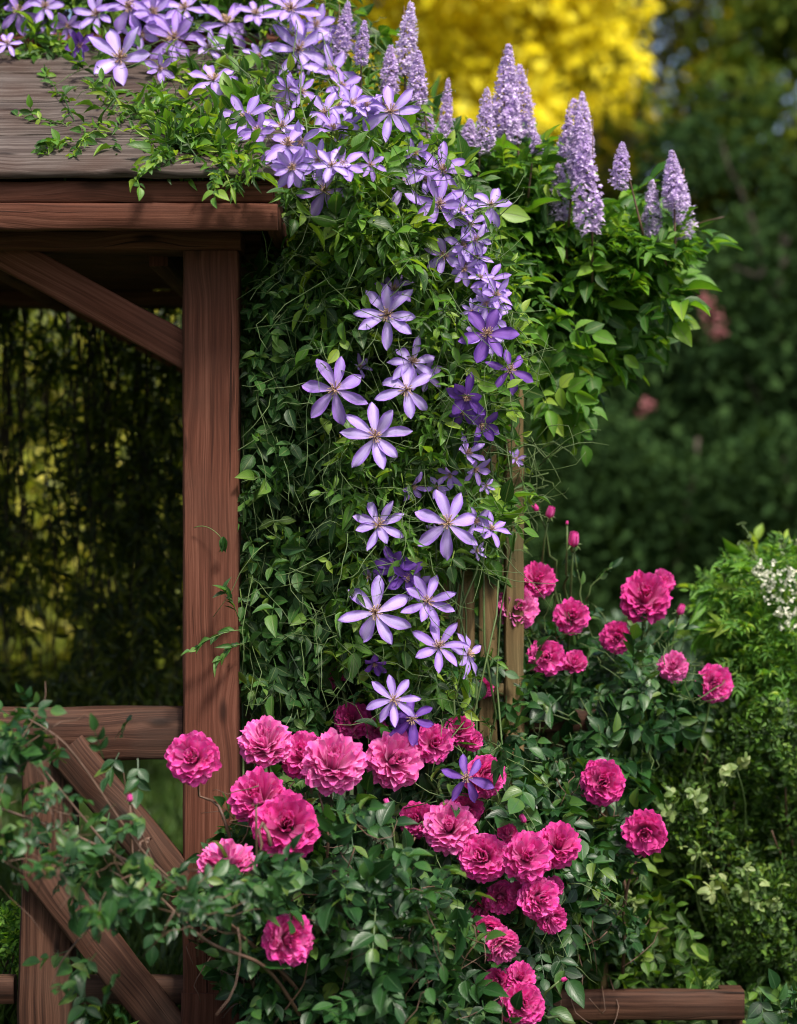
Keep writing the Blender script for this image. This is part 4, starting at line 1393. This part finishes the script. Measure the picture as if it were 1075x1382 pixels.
def far_rose():
    t = thing('rose_bush', 'upper right rose bush with tall upright stems standing above the overgrown fence rail', 'rose bush', root_at(800, .6))
    mb, st = MB(), MB()
    poly = [(640, 850), (690, 840), (740, 850), (790, 830), (840, 860), (890, 860), (940, 900), (970, 940), (900, 985), (850, 1060), (760, 1120), (690, 1080), (630, 980)]
    rose_leaves(mb, poly, 300, (.35, .6), .95, clump=50)
    rose_leaves(mb, poly, 260, (.55, .85), .95)
    rose_leaves(mb, [(650, 880), (725, 870), (740, 1010), (650, 1020)], 30, (.2, .31), .9)
    twigs(st, poly, 120, (.35, .6), (.05, .15), .0014, -.3)
    for x, y, dm, Y, f, k in RS_FAR:
        put_rose(t, st, x, y, dm, Y, P(x + (800 - x) * .25, y + 170, .6), f, k)
    for x, y, dm, Y, f in ((742, 693, 24, .42, (.25, -.4, 1)), (774, 730, 30, .42, (.05, -.4, 1)), (918, 824, 22, .5, (.3, -.4, 1)), (723, 686, 16, .42, (-.5, -.4, .7)), (765, 706, 8, .42, (0, 0, 1))):
        put_rose(t, st, x, y, dm, Y, P(x + (790 - x) * .35, y + 150, .55), f, bud=True)
    # withered sprig beside the tallest bud
    for a, b, c, d in ((786, 830, 775, 745), (790, 810, 826, 766), (870, 880, 872, 830), (900, 900, 905, 850), (880, 870, 925, 850)):
        cv = curve(P(a, b, .45), P(c, d, .44), (0, 0, .015), 9, .002)
        tube(st, cv, .002, .0012, 5)
        emit(mb, T_OVATE, cv[3:], nz(cv[-1] - cv[0]) + rnd(6, .6), np.array([0, -.6, .6]) + rnd(6, .4), R.uniform(.015, .035, 6), .014)
    mb.build('foliage', M_ROSEL, t)
    st.build('stem', M_STEMG, t)


def low_rose():
    t = thing('rose_bush', 'low rose bush with two round crimson pink blooms in front of the clipped box', 'rose bush', root_at(840, .3))
    mb, st = MB(), MB()
    rose_leaves(mb, [(740, 1020), (830, 1000), (860, 1080), (830, 1160), (760, 1190), (730, 1130)], 90, (.2, .4), .95)
    rose_leaves(mb, [(690, 1180), (790, 1170), (860, 1230), (850, 1270), (720, 1290)], 100, (.25, .45), .85, up=.6)
    rose_leaves(mb, [(1005, 1330), (1090, 1330), (1090, 1400), (1000, 1400)], 20, (.1, .25), 1.1)
    for x, y, dm, Y, f, k in RS_LOW:
        put_rose(t, st, x, y, dm, Y, P(840, y + 190, .35), f, k)
    mb.build('foliage', M_ROSEL, t)
    twigs(st, [(740, 1020), (860, 1080), (850, 1330), (720, 1335)], 50, (.2, .4), (.05, .15), .0014, .5)
    st.build('stem', M_STEMB, t)


front_rose(); middle_rose(); far_rose(); low_rose()

# ------------------------------------------------------------------ shrubs on the right
def shrubs():
    t = thing('box_shrub', 'dense fine leaved dark green box shrub filling the lower right corner', 'shrub', root_at(930, .8))
    mb = MB()
    poly = [(870, 960), (940, 945), (1000, 960), (1100, 940), (1100, 1400), (650, 1400), (690, 1080), (760, 1020), (820, 1000)]
    def dep(x, y, r):
        return .58 + .12 * np.sin(x * .031 + 1) * np.sin(y * .024) + .3 * r
    mass(mb, T_SMALL, PIN5, poly, 8000, dep, .028, .0165, .55, up=.6, front=.6, jn=.5, dirb=(0, -.5, .5), jd=.6, clump=260, sig=15, rachis=False)
    mass(mb, T_OVATE, TRI, poly, 1500, (.85, 1.15), .05, .055, .65, jn=.5)
    mass(mb, T_OVATE, TRI, [(690, 1150), (900, 1130), (960, 1330), (700, 1340)], 240, (.42, .6), .04, .042, .55, jn=.5)
    mass(mb, T_SMALL, PIN5, [(1100, 950), (1350, 990), (1350, 1400), (1100, 1400)], 2600, dep, .028, .0165, .55, up=.6, front=.6, jn=.5, dirb=(0, -.5, .5), jd=.6, clump=90, sig=15, rachis=False)
    mass(mb, T_OVATE, TRI, [(1100, 980), (1330, 1010), (1330, 1400), (1100, 1400)], 420, (.85, 1.15), .05, .055, .65, jn=.5)
    mb.build('foliage', M_BOX, t)
    st = MB()
    for k in range(22):
        a = R.uniform(700, 1080)
        tube(st, curve(root_at(a, .9), P(a + R.normal(0, 40), R.uniform(980, 1200), R.uniform(.6, .9)), R.normal(0, .03, 3), 9, .006), .006, .002, 5)
    st.build('stem', M_STEMB, t)

    v = thing('variegated_shrub', 'creamy pale leaved sprigs showing between the dark box leaves', 'shrub', root_at(960, .6))
    mb, st = MB(), MB()
    for x, y, sx, sy, k in ((965, 1152, 50, 16, 12), (990, 1196, 46, 22, 16), (1040, 1205, 24, 24, 8), (940, 1080, 22, 22, 9), (985, 1040, 32, 18, 10), (768, 1050, 14, 20, 7), (905, 1095, 16, 12, 6), (850, 1220, 24, 18, 7)):
        q = np.stack([R.normal(x, sx * .55, k), R.normal(y, sy * .55, k)], -1)
        Yq = R.uniform(.42, .56, k)
        p = PV(q[:, 0], q[:, 1], Yq)
        compound(mb, T_ROUND, PAIR + ONE, p, np.array([0, -.5, .3]) + rnd(k, .7), np.array([0, -.8, .5]) + rnd(k, .5), .02, R.uniform(.012, .027, k), .62)
        for i in range(0, k, 3):
            tube(st, curve(p[i], P(x, y + 120, .7), R.normal(0, .02, 3), 7), .0014, .002, 4)
    mb.build('foliage', M_CREAM, v)
    st.build('stem', M_STEMG, v)

    b = thing('flowering_shrub', 'bright green feathery shrub with tiny white flowers at the right edge above the box', 'shrub', root_at(1050, .8))
    mb, st, wf = MB(), MB(), MB()
    poly = [(955, 800), (985, 770), (1020, 752), (1100, 745), (1100, 960), (1010, 955), (990, 910), (960, 860)]
    mass(mb, T_LANCE, PIN9, poly, 800, (.6, 1.1), .065, .022, .34, up=.9, front=.4, jn=.4, dirb=(-.4, -.5, .2), jd=.6, clump=60, sig=18)
    mass(mb, T_OVATE, TRI, poly, 420, (.8, 1.2), .045, .045, .55, jn=.5)
    mass(mb, T_LANCE, PIN9, [(1100, 748), (1230, 800), (1260, 960), (1100, 960)], 420, (.6, 1.1), .065, .022, .34, up=.9, front=.4, jn=.4, dirb=(.3, -.5, .2), jd=.6, clump=36, sig=18)
    for a, b_, c, d in ((1000, 800, 948, 812), (1010, 840, 945, 865), (1000, 870, 955, 850), (1030, 790, 985, 775)):
        cv = curve(P(a, b_, .62), P(c, d, .6), (0, 0, .02), 10)
        tube(mb, cv, .0018, .001, 4)
        emit(mb, T_LANCE, cv[2:], nz(cv[-1] - cv[0]) + rnd(8, .4), np.array([0, -.4, .8]) + rnd(8, .3), R.uniform(.04, .075, 8), .022)
    mb.build('foliage', M_BRIGHT, b)
    q = sample([(1000, 765), (1040, 752), (1075, 770), (1085, 860), (1050, 850), (1030, 800)], 120, 24, 9)
    p = PV(q[:, 0], q[:, 1], R.uniform(.56, .66, 120))
    for s in range(4):
        emit(wf, T_SMALL, p, rnd(120), np.array([0, -.7, .7]) + rnd(120, .4), R.uniform(.006, .011, 120), .007)
    wf.build('blossom', M_WHITE, b)
    for x, y, c, d in ((1020, 770, 1000, 705), (1010, 790, 975, 760), (1030, 780, 1000, 730), (1062, 775, 1050, 728), (1078, 780, 1074, 730), (975, 800, 968, 765)):
        cv = curve(P(x, y, .64), P(c, d, .64), (.01, 0, 0), 9, .001)
        tube(st, cv, .0026, .0012, 5)
        emit(st, T_SMALL, np.repeat(cv[5:], 3, 0), rnd(12), rnd(12), .014, .009)
    for k in range(10):
        tube(st, curve(root_at(R.uniform(1000, 1100), .9), P(R.uniform(1000, 1090), R.uniform(780, 860), .8), R.normal(0, .03, 3), 8), .006, .002, 5)
    st.build('stem', M_STEMG, b)

    s = thing('box_shrub', 'small light green box shrub beside the railing post at the left edge', 'shrub', root_at(-10, .35))
    mb, st = MB(), MB()
    mass(mb, T_SMALL, PIN5, [(-60, 1230), (20, 1225), (42, 1262), (36, 1290), (-10, 1300), (-60, 1310)], 420, (.12, .3), .028, .015, .55, up=.7, front=.6, jn=.5, dirb=(0, -.5, .5), clump=30, sig=9, rachis=False)
    mass(mb, T_SMALL, PIN5, [(-60, 1260), (30, 1260), (25, 1400), (-60, 1420)], 260, (.25, .45), .03, .016, .55, rachis=False)
    mb.build('foliage', M_BRIGHT, s)
    for k in range(6):
        tube(st, curve(root_at(-10 + R.normal(0, 12), .35), P(R.uniform(-50, 30), 1260, .25), R.normal(0, .02, 3), 7), .004, .0015, 5)
    st.build('stem', M_STEMB, s)


shrubs()

# ------------------------------------------------------------------ vine curtain hanging at the back of the shelter
def curtain():
    Y = 1.36
    t = thing('vine_curtain', 'dark curtain of hanging vines closing the back of the shelter, flecked with yellow light', 'vine', root_at(120, Y))
    st, mb = MB(), MB()
    for k in range(150):
        x = R.uniform(-460, 330)
        yb = R.uniform(900, 1000)
        a, b = P(x, 385, Y + R.normal(0, .04)), P(x + R.normal(0, 14), yb, Y + R.normal(0, .05))
        tube(st, curve(a, b, R.normal(0, .02, 3), 16, .006), R.uniform(.002, .005), .0012, 5)
    poly = [(-460, 400), (340, 400), (340, 965), (-460, 965)]
    n = 7900
    q = sample(poly, n, 280, 20)
    x, y = q[:, 0], q[:, 1]
    keep = ~((np.hypot((x - 45) / 62, (y - 850) / 55) < 1) & (R.random(n) < .93))
    lit = np.exp(-((x - 40) / 95) ** 2 - ((y - 560) / 150) ** 2) + .75 * np.exp(-((x - 90) / 60) ** 2 - ((y - 770) / 90) ** 2)
    lit *= .6 + .6 * np.sin(x * .055 + 2 * np.sin(y * .019)) * np.sin(y * .041 + x * .023)
    keep &= R.random(n) > lit * .95
    q = q[keep]
    k = len(q)
    p = PV(q[:, 0], q[:, 1], Y - .12 + .75 * R.random(k) ** 1.6)
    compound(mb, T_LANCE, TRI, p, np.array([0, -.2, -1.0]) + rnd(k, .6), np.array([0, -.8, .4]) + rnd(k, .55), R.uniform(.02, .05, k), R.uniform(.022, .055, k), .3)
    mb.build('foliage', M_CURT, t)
    st.build('stem', M_BARK, t)


curtain()

gc = MB()
k = 2600
p = np.stack([R.uniform(-.75, 1.3, k), R.uniform(-.5, .75, k), R.uniform(.0, .05, k)], -1)
p = p[(p[:, 0] < .15) | (p[:, 1] > .42)]
k = len(p)
compound(gc, T_OVATE, TRI, p, np.array([0, -.3, .3]) + rnd(k, .6), np.array([0, -.4, .9]) + rnd(k, .4), .03, R.uniform(.02, .045, k), .6)
gco = gc.build('ground_cover', M_BOX)
gco['kind'] = 'stuff'

# ------------------------------------------------------------------ trees and hedges beyond
def tree(name, label, x, y, h, crown_z, rad, mat, n, leaf, group='trees beyond the garden', lumps=26, seed=0, nb=(0, -.2, .5), gap=0.0, trunk_r=.09, cone=False):
    rg = np.random.default_rng(seed)
    t = thing(name, label, 'tree', (x, y, 0), group)
    tk = MB()
    top = np.array([x, y, crown_z + (h - crown_z) * .75])
    tube(tk, curve((x, y, -.05), top, rg.normal(0, .08, 3), 12, .02), trunk_r, trunk_r * .25, 8)
    mb = MB()
    cz, rz = (crown_z + h) / 2, (h - crown_z) / 2
    C, S = [], []
    for k in range(lumps):
        while True:
            q = rg.uniform(-1, 1, 3)
            if q.dot(q) < 1:
                break
        if cone:
            f = (1 - q[2]) / 2
            q[:2] *= .25 + .75 * f
        c = np.array([x, y, cz]) + q * np.array([rad, rad, rz]) * .86
        C.append(c)
        S.append(rg.uniform(.24, .42) * rad)
        a = top * rg.uniform(.3, .95) + np.array([x, y, 0]) * 0
        zt = rg.uniform(max(.4, crown_z * .7), max(.5, c[2]))
        tube(tk, curve((x, y, min(zt, top[2])), c, (0, 0, .1), 8, .02), trunk_r * .32, .006, 5)
    C, S = np.array(C), np.array(S)
    idx = rg.integers(0, lumps, n)
    o = nz(rg.normal(0, 1, (n, 3)))
    rr = rg.uniform(.35, 1, n) ** .5
    p = C[idx] + o * (S[idx] * rr)[:, None] * np.array([1, 1, .8])
    l = leaf * rg.uniform(.6, 1.4, n)
    emit(mb, T_FAR, p, o * .4 + rg.normal(0, .6, (n, 3)) + np.array([0, 0, -.3]), o + rg.normal(0, .5, (n, 3)) + np.array(nb), l, l * .6)
    tk.build('trunk', M_BARK, t)
    mb.build('crown', mat, t)


def WX(px, Y):
    return px_x(px, Y)


Y = 9.0
tree('golden_tree', 'brilliant golden yellow tree glowing above the lilac spikes', WX(588, Y), Y, 5.9, 2.9, 1.3, M_GOLD, 21000, .085, 'trees beyond the garden', 60, 3, (.3, -1.3, 1.4))
tree('golden_tree', 'smaller golden tree whose lower twigs show at the top right of the lilac spikes', WX(845, 11.2), 12.6, 7.6, 5.25, .95, M_GOLD, 5200, .08, 'trees beyond the garden', 30, 23, (.3, -1.3, 1.4))
tree('leafy_tree', 'olive green tree just right of the golden one', WX(805, 10.5), 10.5, 6.6, 1.3, 1.4, M_OLIVE, 14000, .09, seed=4, lumps=40)
tree('leafy_tree', 'sparse dark tree at the upper right corner with sky showing through its crown', WX(990, 11.5), 11.5, 7.2, 2.0, 1.6, M_MIDG, 6000, .08, seed=5, lumps=24)
tree('leafy_tree', 'mid green tree at the right edge of the view beyond the roses', WX(1120, 9.5), 9.5, 5.0, .7, 1.1, M_MIDG, 13000, .08, seed=6, lumps=40)
tree('leafy_tree', 'green tree beyond the wisteria and partly below the golden crown', WX(700, 12.5), 12.5, 4.9, .6, 1.5, M_MIDG, 14000, .09, seed=8, lumps=44)
tree('leafy_tree', 'yellow green bushy tree glimpsed through the vine curtain at the left', WX(50, 4.2), 4.2, 2.5, .35, 1.0, M_LIME, 16000, .06, seed=9, lumps=44)
tree('leafy_tree', 'dark tree standing behind the shelter roof', WX(280, 9), 9, 4.6, .4, 1.5, M_OLIVE, 13000, .085, seed=10, lumps=44)
tree('leafy_tree', 'bushy dark tree straight behind the hanging clematis', WX(480, 8.5), 8.5, 3.9, .3, 1.2, M_MIDG, 12000, .085, seed=12, lumps=40)
tree('conifer', 'dark conifer in the gap between wisteria and bright shrub', WX(860, 7.5), 7.5, 3.35, .1, 1.0, M_DARK, 20000, .06, seed=14, lumps=60)
tree('conifer', 'broad dark conifer beyond the right hand shrub', WX(1060, 7.0), 7.0, 3.4, .1, 1.1, M_DARK, 20000, .06, seed=15, lumps=60)
tree('conifer', 'dark conifer directly beyond the trellis post', WX(690, 8.2), 8.2, 3.2, .1, 1.0, M_DARK, 18000, .06, seed=16, lumps=60)


tree('leafy_tree', 'broad green tree standing farthest to the right of all the trees', WX(1400, 9.5), 9.5, 6.0, .7, 1.6, M_MIDG, 12000, .09, seed=21, lumps=40)
tree('leafy_tree', 'olive tree standing farthest to the left beyond the shelter', WX(-330, 6.5), 6.5, 4.2, .4, 1.6, M_OLIVE, 12000, .09, seed=22, lumps=40)


def hedge(name, label, x0, x1, y, h, mat, n, leaf, th=.5):
    t = thing(name, label, 'hedge', ((x0 + x1) / 2, y, 0))
    mb, st = MB(), MB()
    k = n
    xx = R.uniform(x0, x1, k)
    hh = h * (.9 + .07 * np.sin(xx * 3.1) + .05 * np.sin(xx * 7.7 + 1))
    zz = hh * R.random(k) ** .8
    dep = R.uniform(-th, th, k) + .14 * np.sin(xx * 4 + zz * 3)
    p = np.stack([xx, y + dep, zz], -1)
    l = leaf * R.uniform(.6, 1.4, k)
    emit(mb, T_FAR, p, rnd(k, .6) + np.array([0, -.4, .2]), np.array([0, -.6, .6]) + rnd(k, .6), l, l * .6)
    mb.build('foliage', mat, t)
    for q in np.linspace(x0 + .2, x1 - .2, 14):
        tube(st, curve((q, y, -.05), (q + R.normal(0, .1), y, h * .85), (0, 0, 0), 6, .02), .03, .01, 6)
    st.build('stem', M_BARK, t)
    return t


hg = hedge('dark_hedge', 'long dark evergreen hedge blurred beyond the roses', -1.2, 6.5, 6.0, 1.75, M_DARK, 52000, .055)
for x, y in ((872, 548), (955, 408), (962, 425), (968, 447), (905, 381)):
    Yb = 5.2 if x != 905 else .6
    k = 26
    mb = MB()
    c = P(x, y, Yb)
    s = .02 if Yb > 1 else .012
    emit(mb, T_FAR, c + rnd(k, s), rnd(k), np.array([0, -1, .3]) + rnd(k, .5), s * 1.3, s)
    if Yb > 1:
        mb.build('blossom', M_PINK, hg)
hedge('teal_hedge', 'soft blue green bush half hidden between roses and bright shrub', WX(830, 3.2), WX(1010, 3.2), 3.2, .78, M_TEAL, 8000, .04, .25)
